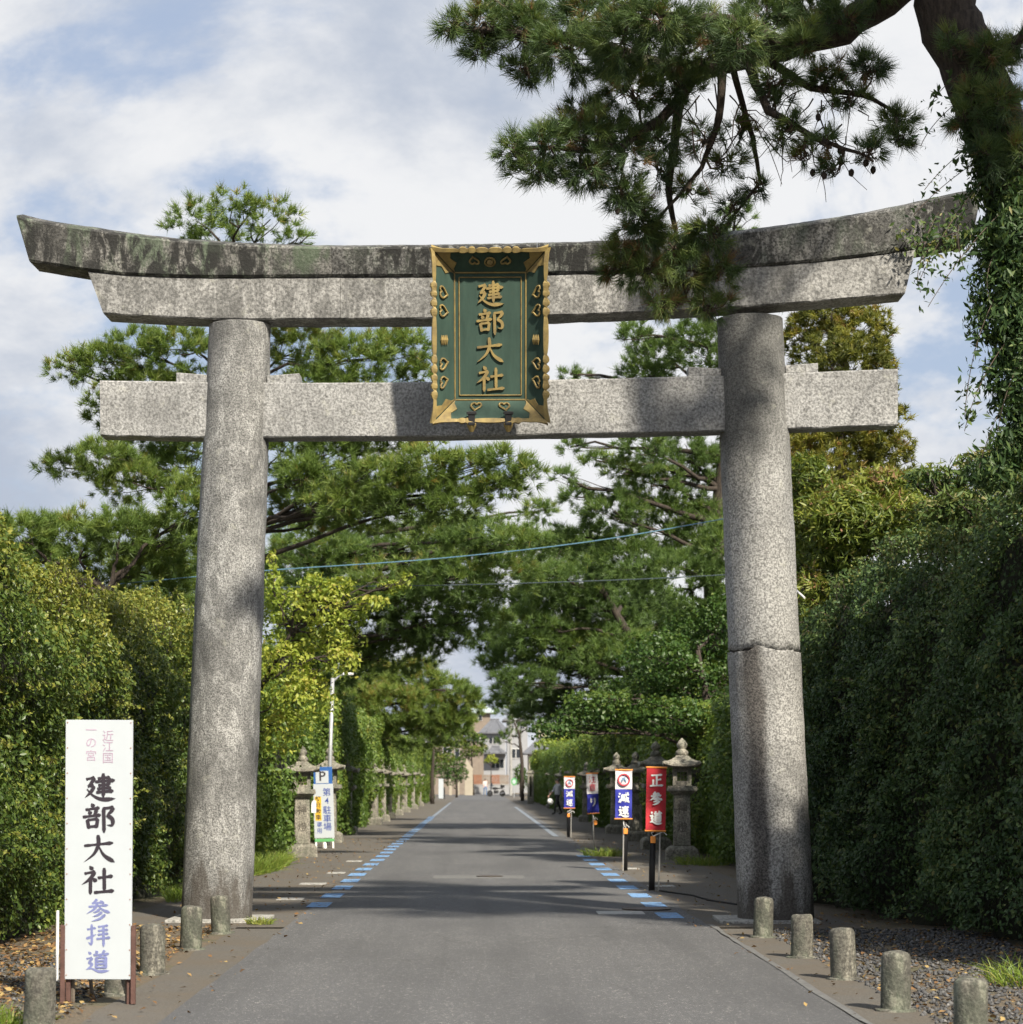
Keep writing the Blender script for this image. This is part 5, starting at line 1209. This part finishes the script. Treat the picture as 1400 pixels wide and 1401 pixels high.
    for _ in range(6):      # unseen rest of the crown, pads placed for the shade they cast
        W.append((Vector((random.uniform(4.0, 5.2), random.uniform(17, 22.5), random.uniform(9.3, 12.5))), (random.uniform(.5, .9), random.uniform(.5, .9), random.uniform(.3, .45)), .55))
    for _ in range(12):  # unseen pads added on the sun side to shade the trunk
        W.append((Vector((random.uniform(4.6, 5.9), random.uniform(16.3, 18), random.uniform(10.0, 11.4))), (random.uniform(.6, 1.0), random.uniform(.6, 1.0), random.uniform(.35, .5)), .55))
    for _ in range(6):
        W.append((Vector((random.uniform(7.2, 9.5), random.uniform(14, 18.5), random.uniform(5.0, 8.0))), (random.uniform(.5, .9), random.uniform(.5, .9), random.uniform(.3, .45)), .55))
    parts = []; tw = MB(); bx = np.array(base); sparse = {(900, 230), (940, 260), (990, 225), (1035, 255), (1130, 195), (1080, 170), (1190, 205), (1160, 135), (1070, 190), (1100, 215), (1150, 225), (1060, 140), (1010, 180), (960, 190), (1000, 280)}
    for (c, r, q), row in zip(W, pads + [None] * 24):
        area = math.pi * (r[0] * r[1] + r[0] * r[2] + r[1] * r[2]) / 3 * 1.6
        sp = row is not None and (row[0], row[1]) in sparse
        kq = max(6, int(area * 185 * q * (.55 if sp else 1))); C, D = ell_points(kq, c, r, .3, .2)
        hang = row is not None and row[1] > 300
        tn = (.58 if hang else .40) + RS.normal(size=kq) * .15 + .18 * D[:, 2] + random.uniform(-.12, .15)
        dead = RS.uniform(size=kq) < (.09 if hang else .03); tn[dead] = .95
        A = unit(D * .9 + np.array([0, 0, .35 if not hang else -.1]) + RS.normal(size=(kq, 3)) * .35)
        parts.append(needles(C - bx, A, 46 if q == 1 else 14, .15 if q == 1 else .2, .0066 if q == 1 else .024, .46, np.clip(tn, 0, 1)))
        # twig from the nearest limb into the pad, then to each of some tufts
        cl = min(paths, key=lambda p: (p + base - c).length); cb = Vector(c) - base
        tw.tube(curve_pts(cl, cb, -.05, 5, .04), [.018, .016, .014, .012, .010, .008], 4, False)
        for j in range(min(kq, 14 if q == 1 else 4)):
            e = Vector(C[j] - bx); s0 = cl.lerp(cb, random.uniform(.5, 1)); tw.tube(curve_pts(s0, e, random.uniform(-.08, .03), 4, .03), [.009, .008, .006, .005, .004], 3, False)
    for _ in range(45):     # bare drooping twigs in the open middle of the bough
        a = P(random.uniform(880, 1180), random.uniform(110, 200), random.uniform(.2, 1)); e = a + Vector((random.uniform(-.55, .55), random.uniform(-.4, .4), -random.uniform(.1, .7)))
        tw.tube(curve_pts(a, e, random.uniform(-.15, .15), 5, .025), [.009, .008, .006, .005, .004, .003], 3, False)
    tag(tw.build('twigs', TWIG, root), kind='stuff')
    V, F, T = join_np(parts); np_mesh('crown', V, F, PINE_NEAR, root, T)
    for x, y_ in ((1128, 240), (1140, 228), (1165, 236), (1185, 222), (1150, 205), (1112, 236), (1195, 232), (845, 288), (1120, 160)):
        p = P(x, y_, random.uniform(-.1, .3)); c = MB()
        c.lathe([(0.005, -.04), (.022, -.025), (.028, 0), (.02, .022), (.004, .035)], 8, p); c.build('pine_cone', CONE_MAT, root, jitter=.006, jscale=40)
    return root
near_pine()
def ivy_on_trunk():
    d = 19.7; base = Vector((5.3, 19.62, 0)); root = thing('climbing_ivy', 'ivy and creepers wrapped round the near pine trunk at the right edge', 'ivy', base)
    rows = [(1400, 330, 66, 60), (1380, 420, 50, 60), (1400, 520, 46, 60), (1480, 760, 60, 60), (1460, 660, 60, 60), (1442, 570, 56, 60), (1424, 480, 54, 60), (1410, 400, 52, 56), (1398, 320, 52, 50), (1380, 250, 50, 40), (1362, 190, 44, 40), (1335, 130, 30, 30), (1360, 650, 40, 20), (1385, 610, 26, 26)]
    parts = []; st = MB()
    for x, y_, rx, ry in rows:
        c = at(x, y_, d + (.15 if x > 1355 else random.uniform(-.1, .3))); k = d / FPX; r = (rx * k, rx * k * .85, ry * k); n = int(rx * ry * .95)
        C, D = ell_points(n, c, r, .75, .0); C = C + RS.normal(size=C.shape) * .03
        tn = .42 + RS.normal(size=n) * .2 + .2 * np.clip(D[:, 0], 0, 1)
        parts.append(leaf_cards(C - np.array(base), D + RS.normal(size=(n, 3)) * .8, .085, .024, tn, .9))
    # hanging strands with leaves, left of the trunk
    for x, y_, L, sx in [(1320, 250, 130, -60), (1300, 235, 60, -50), (1340, 300, 120, -70), (1330, 420, 150, -10), (1345, 480, 110, -25), (1370, 520, 120, -30), (1290, 280, 90, 30), (1335, 350, 60, 20), (1255, 300, 70, 10), (1240, 350, 50, 20), (1385, 470, 120, -20), (1310, 200, 60, -45), (1280, 150, 50, -20), (1285, 110, 40, -15)]:
        a = at(x + 30, y_ - 10, d); b = at(x + sx * .4, y_ + L * .4, d - .15); c = at(x + sx, y_ + L, d - .2)
        pts = [a.lerp(b, t).lerp(b.lerp(c, t), t) - base for t in np.linspace(0, 1, 9)]
        st.tube(pts, .004, 3, False); n = int(L * .55); tt_ = RS.uniform(.05, 1, n)
        Pm = np.array([np.array(a.lerp(b, t).lerp(b.lerp(c, t), t) - base) for t in tt_]) + RS.normal(size=(n, 3)) * .045
        parts.append(leaf_cards(Pm, RS.normal(size=(n, 3)), .075, .030, .45 + RS.normal(size=n) * .2, .5))
    # leafy spray lying over the end of the torii lintel
    for x, y_ in ((1270, 310), (1300, 300), (1255, 335), (1285, 330), (1310, 325), (1240, 318), (1265, 350), (1295, 345)):
        n = 26; c = np.array(at(x, y_, 24.45) - base); Pm = c + RS.normal(size=(n, 3)) * np.array([.09, .05, .07])
        parts.append(leaf_cards(Pm, RS.normal(size=(n, 3)) + np.array([0, -1, 0]), .08, .034, .72 + RS.normal(size=n) * .15, .5))
    st.tube([at(1330, 300, 22) - base, at(1310, 318, 24.4) - base, at(1250, 335, 24.45) - base], .005, 4, False)
    tag(st.build('stems', TWIG, root), kind='stuff'); V, F, T = join_np(parts); np_mesh('leaves', V, F, IVY, root, T)
ivy_on_trunk()

# ================================================================== SMALL PLANTS, LITTER
def grass_clump(label, c, n, rad, h, w=.010, name='weed_clump', elong=1.0, tint=.5):
    a = RS.uniform(0, 2 * np.pi, n); q = np.sqrt(RS.uniform(0, 1, n)) * rad
    B = np.column_stack([np.cos(a) * q, np.sin(a) * q * elong, np.zeros(n)]); D = unit(np.column_stack([np.cos(a) * .5 * q / rad, np.sin(a) * .5 * q / rad, np.ones(n)]) + RS.normal(size=(n, 3)) * .35)
    D[:, 2] = np.abs(D[:, 2]); L = h * RS.uniform(.4, 1.1, (n, 1)); S = unit(np.cross(D, RS.normal(size=(n, 3)))) * w / 2
    M = B + D * L * .55; Tp = B + D * L; Tp[:, 2] -= .15 * L[:, 0]; Tp[:, :2] += D[:, :2] * L * .4
    V = np.stack([B - S, B + S, M + S * .8, Tp, M - S * .8], 1).reshape(-1, 3); i0 = np.arange(n)[:, None] * 5
    F = np.concatenate([i0 + np.array([[0, 1, 2]]), i0 + np.array([[0, 2, 4]]), i0 + np.array([[4, 2, 3]])]); T = np.repeat(np.clip(tint + RS.normal(size=n) * .2, 0, 1), 5)
    o = np_mesh(name, V, F, GRASS, None, T); o.location = c; return tag(o, label, 'weeds')
grass_clump('bright grass tuft growing at the foot of the third banner sign', (2.62, 46.2, 0), 500, .42, .26)
grass_clump('grass growing at the base of the nearest right lantern', (4.25, 41.6, 0), 500, .5, .28, elong=1.4)
grass_clump('bright green weeds between the left pillar and the sunlit lantern', (-3.95, 39.5, 0), 2600, .42, .38, elong=9)
grass_clump('weeds along the foot of the left hedge behind the pillar', (-4.0, 31.5, 0), 1500, .25, .25, elong=12, tint=.35)
grass_clump('small tuft of grass beside the left pillar footing', (-2.42, 24.3, 0.01), 160, .16, .12, tint=.7)
grass_clump('weeds at the bottom left corner behind the nearest bollard', (-3.12, 14.2, 0), 260, .25, .2)
grass_clump('grassy weeds at the right edge beside the far bollards', (4.35, 17.2, 0), 300, .35, .3)
def litter(name, label, cat, n, xr, yr, mat, size, fn=None):
    x = RS.uniform(*xr, n); y_ = RS.uniform(*yr, n); C = np.column_stack([x, y_, np.full(n, .016) + RS.uniform(0, .015, n)])
    V, F, T = leaf_cards(C, np.array([0, 0, 1.]) + RS.normal(size=(n, 3)) * .35, size, size * .6, RS.uniform(0, 1, n)); o = np_mesh(name, V, F, mat, None, T); return tag(o, label, cat, kind='stuff')
litter('fallen_leaves', 'brown fallen leaves on the soil under the left hedge', 'fallen leaves', 3600, (-4.6, -2.75), (12.5, 24), LITTER, .055)
litter('fallen_leaves', 'brown fallen leaves under the dark right hedge', 'fallen leaves', 1000, (3.0, 5.3), (12.5, 26), LITTER, .05)
litter('fallen_leaves', 'scattered leaves along the left gutter', 'fallen leaves', 700, (-3.9, -1.9), (13, 60), LITTER, .05)
litter('fallen_leaves', 'scattered leaves along the right gutter', 'fallen leaves', 500, (2.3, 4.0), (13, 60), LITTER, .05)
def gravel(label, n, xr, yr, s):
    C = np.column_stack([RS.uniform(*xr, n), RS.uniform(*yr, n), np.full(n, .008)]); O = np.array([[1, 0, 0], [0, 1, 0], [-1, 0, 0], [0, -1, 0], [0, 0, .8], [0, 0, -.5]])
    S = s * RS.uniform(.5, 1.4, (n, 1, 3)); V = (C[:, None] + (O[None] + RS.normal(size=(n, 6, 3)) * .15) * S).reshape(-1, 3)
    f = np.array([[0, 1, 4], [1, 2, 4], [2, 3, 4], [3, 0, 4], [1, 0, 5], [2, 1, 5], [3, 2, 5], [0, 3, 5]]); F = (np.arange(n)[:, None, None] * 6 + f[None]).reshape(-1, 3)
    o = np_mesh('gravel', V, F, STONES, None, np.repeat(np.clip(RS.normal(.45, .2, n), 0, 1), 6)); tag(o, label, 'gravel', kind='stuff')
gravel('loose grey gravel between the right bollards and the hedge', 5200, (3.0, 5.2), (13, 23.5), .022)
gravel('loose gravel behind the left bollards', 2400, (-4.5, -2.8), (13, 20), .018)

# ================================================================== CABLES
def cable(label, pts, r, mat, d):
    P = [at(x, y_, d) for x, y_ in pts]; sm = [Vector((p[0], d, p[1])) for p in cr([(q.x, q.z) for q in P], 12)]
    o = MB().tube(sm, r, 5).build('overhead_cable', mat, None); return tag(o, label, 'cable')
cable('blue-grey cable sagging across the road under the torii, the upper one', [(150, 800), (360, 781), (590, 765), (800, 742), (990, 710), (1150, 680)], .011, CABLE_M, 41)
cable('thin dark cable crossing the trees below the blue-grey one', [(250, 806), (420, 803), (640, 800), (860, 793), (1000, 786), (1120, 780)], .010, CABLE_K, 43)
o = MB().tube([at(1088, 806, 26.6), at(1101, 818, 26.2)], .012, 6).build('white_stick', WHITE, None); tag(o, 'short white stick poking from the right hedge beside the pillar', 'stick')

# ================================================================== FAR END OF THE STREET
def window(root, cx, y, cz, w, h, panes=2):
    f = MB(); f.box((cx, y, cz), (w, .08, h)); fr = f.build('window', CURTAIN, root)
    for i in range(panes):
        pw = w / panes; MB().box((cx - w / 2 + pw * (i + .5), y - .045, cz), (pw * .84, .03, h * .86)).build('pane', GLASS, fr)
def hip_roof(root, cx, cy, z, w, dp, h, mat, over=.6, ridge=.35, name='roof'):
    a, b = w / 2 + over, dp / 2 + over; r = w / 2 * ridge
    vs = [(cx - a, cy - b, z), (cx + a, cy - b, z), (cx + a, cy + b, z), (cx - a, cy + b, z), (cx - r, cy, z + h), (cx + r, cy, z + h), (cx - a, cy - b, z - .15), (cx + a, cy - b, z - .15), (cx + a, cy + b, z - .15), (cx - a, cy + b, z - .15)]
    fs = [(0, 1, 5, 4), (1, 2, 5), (2, 3, 4, 5), (3, 0, 4), (6, 9, 8, 7), (0, 6, 7, 1), (1, 7, 8, 2), (2, 8, 9, 3), (3, 9, 6, 0)]
    ro = MB().add(vs, fs).build(name, mat, root)
    MB().tube([(cx - r - .1, cy, z + h + .02), (cx + r + .1, cy, z + h + .02)], .12, 6).build('ridge_tiles', mat, ro)
    n = int(w / .9)
    for i in range(n):
        t = (i + .5) / n; x0 = cx - a + 2 * a * t; x1 = cx - r + 2 * r * t
        MB().tube([(x0, cy - b, z + .03), (x1, cy - .05, z + h)], .06, 4).build('tile_row', mat, ro)
    return ro
def wx(px, d): return (px - VPX) * d / FPX
def wz(py, d): return EYE - (py - VPY) * d / FPX
def house(label, d, x0, x1, py_e, py_b, wall, roof, roofh, wins, dp=7.0, over=.6, ridge=.35):
    xa, xb = wx(x0, d), wx(x1, d); ze = wz(py_e, d); root = thing('house', label, 'house', ((xa + xb) / 2, d, 0)); w = xb - xa
    MB().box((0, dp / 2, ze / 2), (w, dp, ze)).build('wall', wall, root)
    hip_roof(root, 0, dp / 2, ze, w, dp, roofh, roof, over, ridge)
    for (a, b, c, e, n) in wins:
        window(root, (wx(a, d) + wx(b, d)) / 2 - (xa + xb) / 2, -.03, (wz(c, d) + wz(e, d)) / 2, wx(b, d) - wx(a, d), wz(c, d) - wz(e, d), n)
    return root
h1 = house('white two-storey house with grey tiled roof closing the street', 262, 662, 692, 1002, 1070, PLASTER, TILE, 1.6, [(669, 685, 1008, 1018, 3), (672, 690, 1038, 1052, 3)])
lr = hip_roof(h1, 0.1, -0.9, wz(1030, 262), 2.0, 1.4, .7, TILE, .35, .4, 'lower_roof')
house('taller tan house with pale copper roof behind the street end', 300, 637, 671, 974, 1070, TAN, TEAL, 1.7, [(644, 660, 978, 986, 3), (640, 666, 1002, 1014, 3)], ridge=.12)
house('white building beside the utility pole at the far end', 280, 694, 722, 985, 1070, PLASTER, TILE, 1.0, [(697, 703, 992, 1000, 2), (712, 718, 990, 998, 2), (699, 713, 1024, 1038, 2)])
house('tan house half hidden by trees on the far left', 246, 590, 643, 1012, 1070, TAN, TILE, 1.5, [(606, 618, 1022, 1034, 2), (622, 629, 1024, 1040, 1)])
house('pale house behind the far right hedge', 232, 724, 764, 1030, 1070, CREAM, TILE, 1.6, [(726, 733, 1052, 1066, 1), (742, 754, 1040, 1050, 2)])
house('white house far behind on the left of the street end', 330, 560, 612, 985, 1070, PLASTER, TILE, 1.8, [(575, 590, 995, 1008, 2)])
house('grey-roofed house far behind on the right of the street end', 330, 735, 790, 990, 1070, CREAM, TILE, 1.8, [(750, 765, 1000, 1010, 2)])
# garden wall, fence and gate posts
d = 254
gw = thing('garden_wall', 'low white garden wall in front of the far houses', 'wall', (wx(672, d), d, 0))
MB().box((0, 0, .55), (wx(698, d) - wx(646, d), .25, 1.1)).build('wall_face', PLASTER, gw); MB().box((0, 0, 1.14), (wx(698, d) - wx(646, d) + .1, .34, .08)).build('coping', CONC_L, gw)
bf = thing('board_fence', 'brown board fence on top of the far garden wall', 'fence', (wx(672, d), d, 1.18))
for i in range(24): MB().box((-2.0 + i * .172, 0, .55), (.14, .05, 1.1 + .0)).build('board', [BROWN, TAN][(i // 6) % 2], bf)
for z in (.2, .9): MB().box((0, .05, z), (4.2, .05, .08)).build('rail', BROWN, bf)
d = 236
gp = thing('gate_wall', 'cream gate wall with a sloping top at the far left corner', 'wall', (wx(642, d), d, 0))
MB().prism([(-.45, 0), (.4, 0), (.4, 2.9), (-.3, 4.0), (-.45, 2.4)], -.2, .2).build('wall_face', CREAM, gp)
for x in (-1.2, -2.0): MB().box((x, 0, 1.1), (.28, .3, 2.2)).build('gate_post', CREAM, gp)
sb_ = thing('white_signpost', 'white upright panel by the far left pavement', 'signboard', (wx(603.5, 190), 190, 0)); MB().box((0, 0, .9), (.42, .06, 1.7)).build('panel', BOARD, sb_); MB().box((.28, .05, .5), (.14, .14, 1.0)).build('post', BLACK, sb_)
up = thing('utility_pole', 'concrete utility pole with crossarms at the far end', 'utility pole', (wx(699, 232), 232, 0))
MB().tube([(0, 0, 0), (0, 0, 9.6)], [.17, .11], 10).build('pole', CONC_L, up)
for z in (8.6, 9.2): MB().box((0, 0, z), (1.6, .1, .1)).build('crossarm', GALV, up)
MB().lathe([(.24, 0), (.24, .7), (.1, .78)], 12, (.42, 0, 7.4)).build('transformer', GALV, up)
rs = thing('round_road_sign', 'small round green and white sign on a pole at the far crossing', 'road sign', (wx(703.5, 200), 200, 0)); MB().tube([(0, 0, 0), (0, 0, 2.2)], .035, 6).build('pole', GALV, rs)
MB().prism([(.28 * math.cos(a), 1.5 + .34 * math.sin(a)) for a in np.linspace(0, 2 * math.pi, 21)[:-1]], -.06, -.03).build('face', SIGN_GREEN, rs); MB().prism([(.16 * math.cos(a), 1.5 + .2 * math.sin(a)) for a in np.linspace(0, 2 * math.pi, 17)[:-1]], -.075, -.055).build('centre', BOARD, rs)
pr_ = thing('stone_post_row', 'grey stone gatepost beside the far right hedge', 'gatepost', (wx(726, 150), 150, 0)); MB().frustum((0, 0, 0), (.45, .45), (.4, .4), 2.1).frustum((0, 0, 2.1), (.55, .55), (.4, .4), .2).build('post', LANT, pr_, bevel=.02, seg=1); MB().box((0, -.23, 1.2), (.14, .04, 1.4)).build('slot', CORE, pr_)
# yellow garden shrub and end-of-street greenery
tree('garden_shrub', 'yellow-green round shrub before the white far house', 'shrub', (wx(672, 250), 250, 0), [(wx(672, 250), 250, 0), (wx(672, 250), 250, 2), (wx(672, 250), 250, 3.3)], [.08, .06, .03],
     px_pads([(672, 1038, 7, 5), (666, 1041, 4, 3), (678, 1040, 4, 4)], 250, .3), YELLOW, 'leaf', dens=120, leaf=(.22, .14), tint=(.5, .2))
tree('garden_tree', 'olive green garden tree before the far houses, left of the pole', 'tree', (wx(648, 236), 238, 0), [(wx(648, 236), 238, 0), (wx(646, 236), 238, 2.5), (wx(645, 236), 238, 5)], [.14, .1, .05],
     px_pads([(640, 1005, 14, 9), (655, 1012, 12, 8), (630, 1018, 12, 8), (648, 1028, 14, 8), (636, 1035, 8, 6), (662, 1024, 7, 6)], 238, .8), MAPLE, 'leaf', dens=110, leaf=(.24, .15), tint=(.7, .2))
tree('garden_tree', 'deep green bushy tree at the far left corner', 'tree', (wx(625, 205), 205, 0), [(wx(625, 205), 205, 0), (wx(625, 205), 205, 2), (wx(625, 205), 205, 3)], [.12, .1, .05],
     px_pads([(625, 1048, 12, 10), (632, 1060, 10, 9), (618, 1066, 12, 10), (608, 1056, 12, 9)], 205, .6), MAPLE, 'leaf', dens=110, leaf=(.22, .14), tint=(.45, .2))
tree('garden_tree', 'dark green shrub by the round sign at the far right', 'tree', (wx(712, 215), 215, 0), [(wx(712, 215), 215, 0), (wx(712, 215), 215, 1.6), (wx(711, 215), 215, 2.6)], [.1, .08, .04],
     px_pads([(712, 1056, 8, 10), (706, 1066, 5, 8), (718, 1068, 7, 9)], 215, .5), MAPLE, 'leaf', dens=110, leaf=(.22, .14), tint=(.4, .2))

for nm_, px_, d_, rows_, mt_, tn_ in (
    ('olive tree spilling over the pavement at the end of the left lantern row', 596, 165, [(590, 1010, 22, 14), (605, 1022, 18, 12), (580, 1035, 20, 14), (600, 1045, 18, 10), (618, 1010, 14, 9), (612, 1038, 12, 8)], MAPLE, .75),
    ('feathery pine bough tree at the end of the left lantern row', 600, 150, [(600, 985, 26, 12), (575, 995, 24, 12), (622, 1000, 16, 8), (636, 985, 14, 7)], PINE, .6),
    ('sunlit yellow-green hedge top at the end of the right hedge row', 752, 150, [(748, 1020, 16, 10), (762, 1012, 18, 12), (740, 1034, 12, 8), (772, 1026, 18, 12), (735, 1046, 8, 7)], YELLOW, .25)):  # last one is a sunlit hedge top, its light put into yellow leaves
    xb_ = wx(px_, d_) * 1.15
    tree('street_tree', nm_, 'tree', (xb_, d_, 0), [(xb_, d_, 0), (xb_, d_, 2.2), (xb_ * .97, d_, 4.2)], [.15, .12, .05], px_pads(rows_, d_, .8), mt_, 'needle' if mt_ is PINE else 'leaf', dens=22 if mt_ is PINE else 150, tuft=(24, .34, .036, .65), leaf=(.19, .12), tint=(tn_, .2))

# ------------------------------------------------------------------ people
def person(label, loc, rz, top, legs, step=.18, arm=(.1, .1), h=1.68):
    root = thing('person', label, 'person', loc, rz); s = h / 1.7
    J = {'pel': (0, 0, .95), 'sp': (0, .01, 1.18), 'ch': (0, 0, 1.36), 'nk': (0, -.01, 1.48), 'hd': (0, -.03, 1.58), 'ht': (0, -.02, 1.70)}
    for q, sg in (('l', -1), ('r', 1)):
        st_ = step * sg
        J['hip' + q] = (sg * .095, 0, .90); J['kn' + q] = (sg * .10, -st_ * .55 - .03, .50); J['an' + q] = (sg * .10, -st_ + .04, .085); J['to' + q] = (sg * .115, -st_ - .13, .04)
        J['sh' + q] = (sg * .185, .01, 1.40); J['el' + q] = (sg * .235, st_ * .5 + .02, 1.12); J['wr' + q] = (sg * .25, st_ * .9 - arm[0], .90); J['ha' + q] = (sg * .25, st_ * 1.0 - arm[1] - .02, .82)
    rad = {'pel': .135, 'sp': .125, 'ch': .145, 'nk': .055, 'hd': .095, 'ht': .06}
    for q in 'lr': rad.update({'hip' + q: .09, 'kn' + q: .062, 'an' + q: .042, 'to' + q: .035, 'sh' + q: .062, 'el' + q: .045, 'wr' + q: .03, 'ha' + q: .034})
    E_ = [('pel', 'sp'), ('sp', 'ch'), ('ch', 'nk'), ('nk', 'hd'), ('hd', 'ht')]
    for q in 'lr': E_ += [('pel', 'hip' + q), ('hip' + q, 'kn' + q), ('kn' + q, 'an' + q), ('an' + q, 'to' + q), ('ch', 'sh' + q), ('sh' + q, 'el' + q), ('el' + q, 'wr' + q), ('wr' + q, 'ha' + q)]
    names = list(J); me = bpy.data.meshes.new('body'); me.from_pydata([tuple(c * s for c in J[n]) for n in names], [(names.index(a), names.index(b)) for a, b in E_], [])
    o = bpy.data.objects.new('body', me); COL.objects.link(o); o.modifiers.new('skin', 'SKIN')
    for i, n in enumerate(names): me.skin_vertices[0].data[i].radius = (rad[n] * s, rad[n] * s); me.skin_vertices[0].data[i].use_root = (n == 'pel')
    sd = o.modifiers.new('sub', 'SUBSURF'); sd.levels = 2; sd.render_levels = 2
    bpy.context.view_layer.update(); m2 = bpy.data.meshes.new_from_object(o.evaluated_get(bpy.context.evaluated_depsgraph_get())); bpy.data.objects.remove(o)
    m2.name = 'body'; m2.materials.clear()
    for m_ in (SKIN, top, legs, BLACKC): m2.materials.append(m_)
    for p in m2.polygons:
        c = p.center / s; p.use_smooth = True
        p.material_index = 3 if c.z < .09 else 2 if (c.z < .96 and abs(c.x) < .2) else 1 if (.96 <= c.z < 1.47 and not (abs(c.x) > .2 and c.z < 1.1)) else 0
    link(bpy.data.objects.new('body', m2), root)
    MB().sphere((0, 0.005 * s, 1.635 * s), (.098 * s, .108 * s, .09 * s), 14, 10).build('hair', HAIR, root, smooth=True)
    f = MB()
    f.sphere((0, -.128 * s, 1.585 * s), (.014, .02, .022), 8, 6); f.build('nose', SKIN, root)
    e = MB()
    for q in (-1, 1): e.sphere((q * .035 * s, -.112 * s, 1.61 * s), (.012, .008, .008), 8, 6)
    e.build('eyes', BLACK, root)
    return root
person('person in a pink top and blue jeans standing at the far crossing', (wx(664, 226), 226, .02), R(25), PINK, DENIM, .14, h=1.75)
p2 = person('person in a grey shirt and black trousers walking by the right lanterns', (wx(763, 102), 102, .01), R(-60), GREYC, BLACKC, .26, h=1.66)
bg_ = MB().sphere((0, 0, 0), (.13, .09, .15), 12, 8).build('sunlit_strip', WHITE, None, jitter=.03, jscale=6); bg_.location = p2.location + Vector((-.34, -.05, .62)); tag(bg_, 'white lump standing for a sunlit strip beside the person walking on the right', 'sunlit strip')  # added white lump imitates a sunlit strip of ground
def motorcycle(loc, rz, label):
    r = thing('motorcycle', label, 'motorcycle', loc, rz)
    for x in (-.66, .66):
        w = MB().torus((x, 0, .31), .25, .06, 'y', 24, 8).build('wheel', RUBBER, r)
        MB().torus((x, 0, .31), .19, .02, 'y', 20, 6).tube([(x, -.06, .31), (x, .06, .31)], .05, 8).sphere((x, 0, .31), (.18, .02, .18), 14, 6).build('rim', BLACK, w)
    MB().sphere((.12, 0, .80), (.30, .15, .14), 14, 8).build('fuel_tank', BLACKC, r)
    MB().box((-.38, 0, .80), (.62, .24, .10)).build('seat', RUBBER, r, bevel=.03)
    MB().box((0, 0, .45), (.44, .28, .34)).build('engine', BLACK, r, bevel=.04)
    for s in (-1, 1): MB().tube([(.66, s * .08, .31), (.42, s * .08, .98)], .028, 8).build('fork', CHROME, r)
    MB().tube([(.30, -.36, 1.08), (.42, -.12, 1.02), (.42, .12, 1.02), (.30, .36, 1.08)], .018, 8).build('handlebar', BLACK, r)
    MB().sphere((.58, 0, .88), (.10, .11, .11), 12, 8).build('headlight', CHROME, r)
    MB().box((-.78, 0, .66), (.26, .16, .05)).build('rear_fender', BLACK, r, bevel=.01)
    MB().box((-.66, 0, 1.0), (.32, .34, .28)).build('luggage_box', BLACKC, r, bevel=.03)
    MB().tube([(0, .18, .3), (-.5, .2, .32), (-.85, .2, .40)], .045, 8).build('exhaust', CHROME, r)
    MB().prism([(.44, .98), (.60, 1.02), (.50, 1.34), (.44, 1.30)], -.16, .16).build('windshield', GLASS, r)
motorcycle((wx(679, 216), 216, .02), R(200), 'dark motorcycle with a rear luggage box parked at the far crossing')
print('tris', sum(len(m.polygons) for m in bpy.data.meshes))
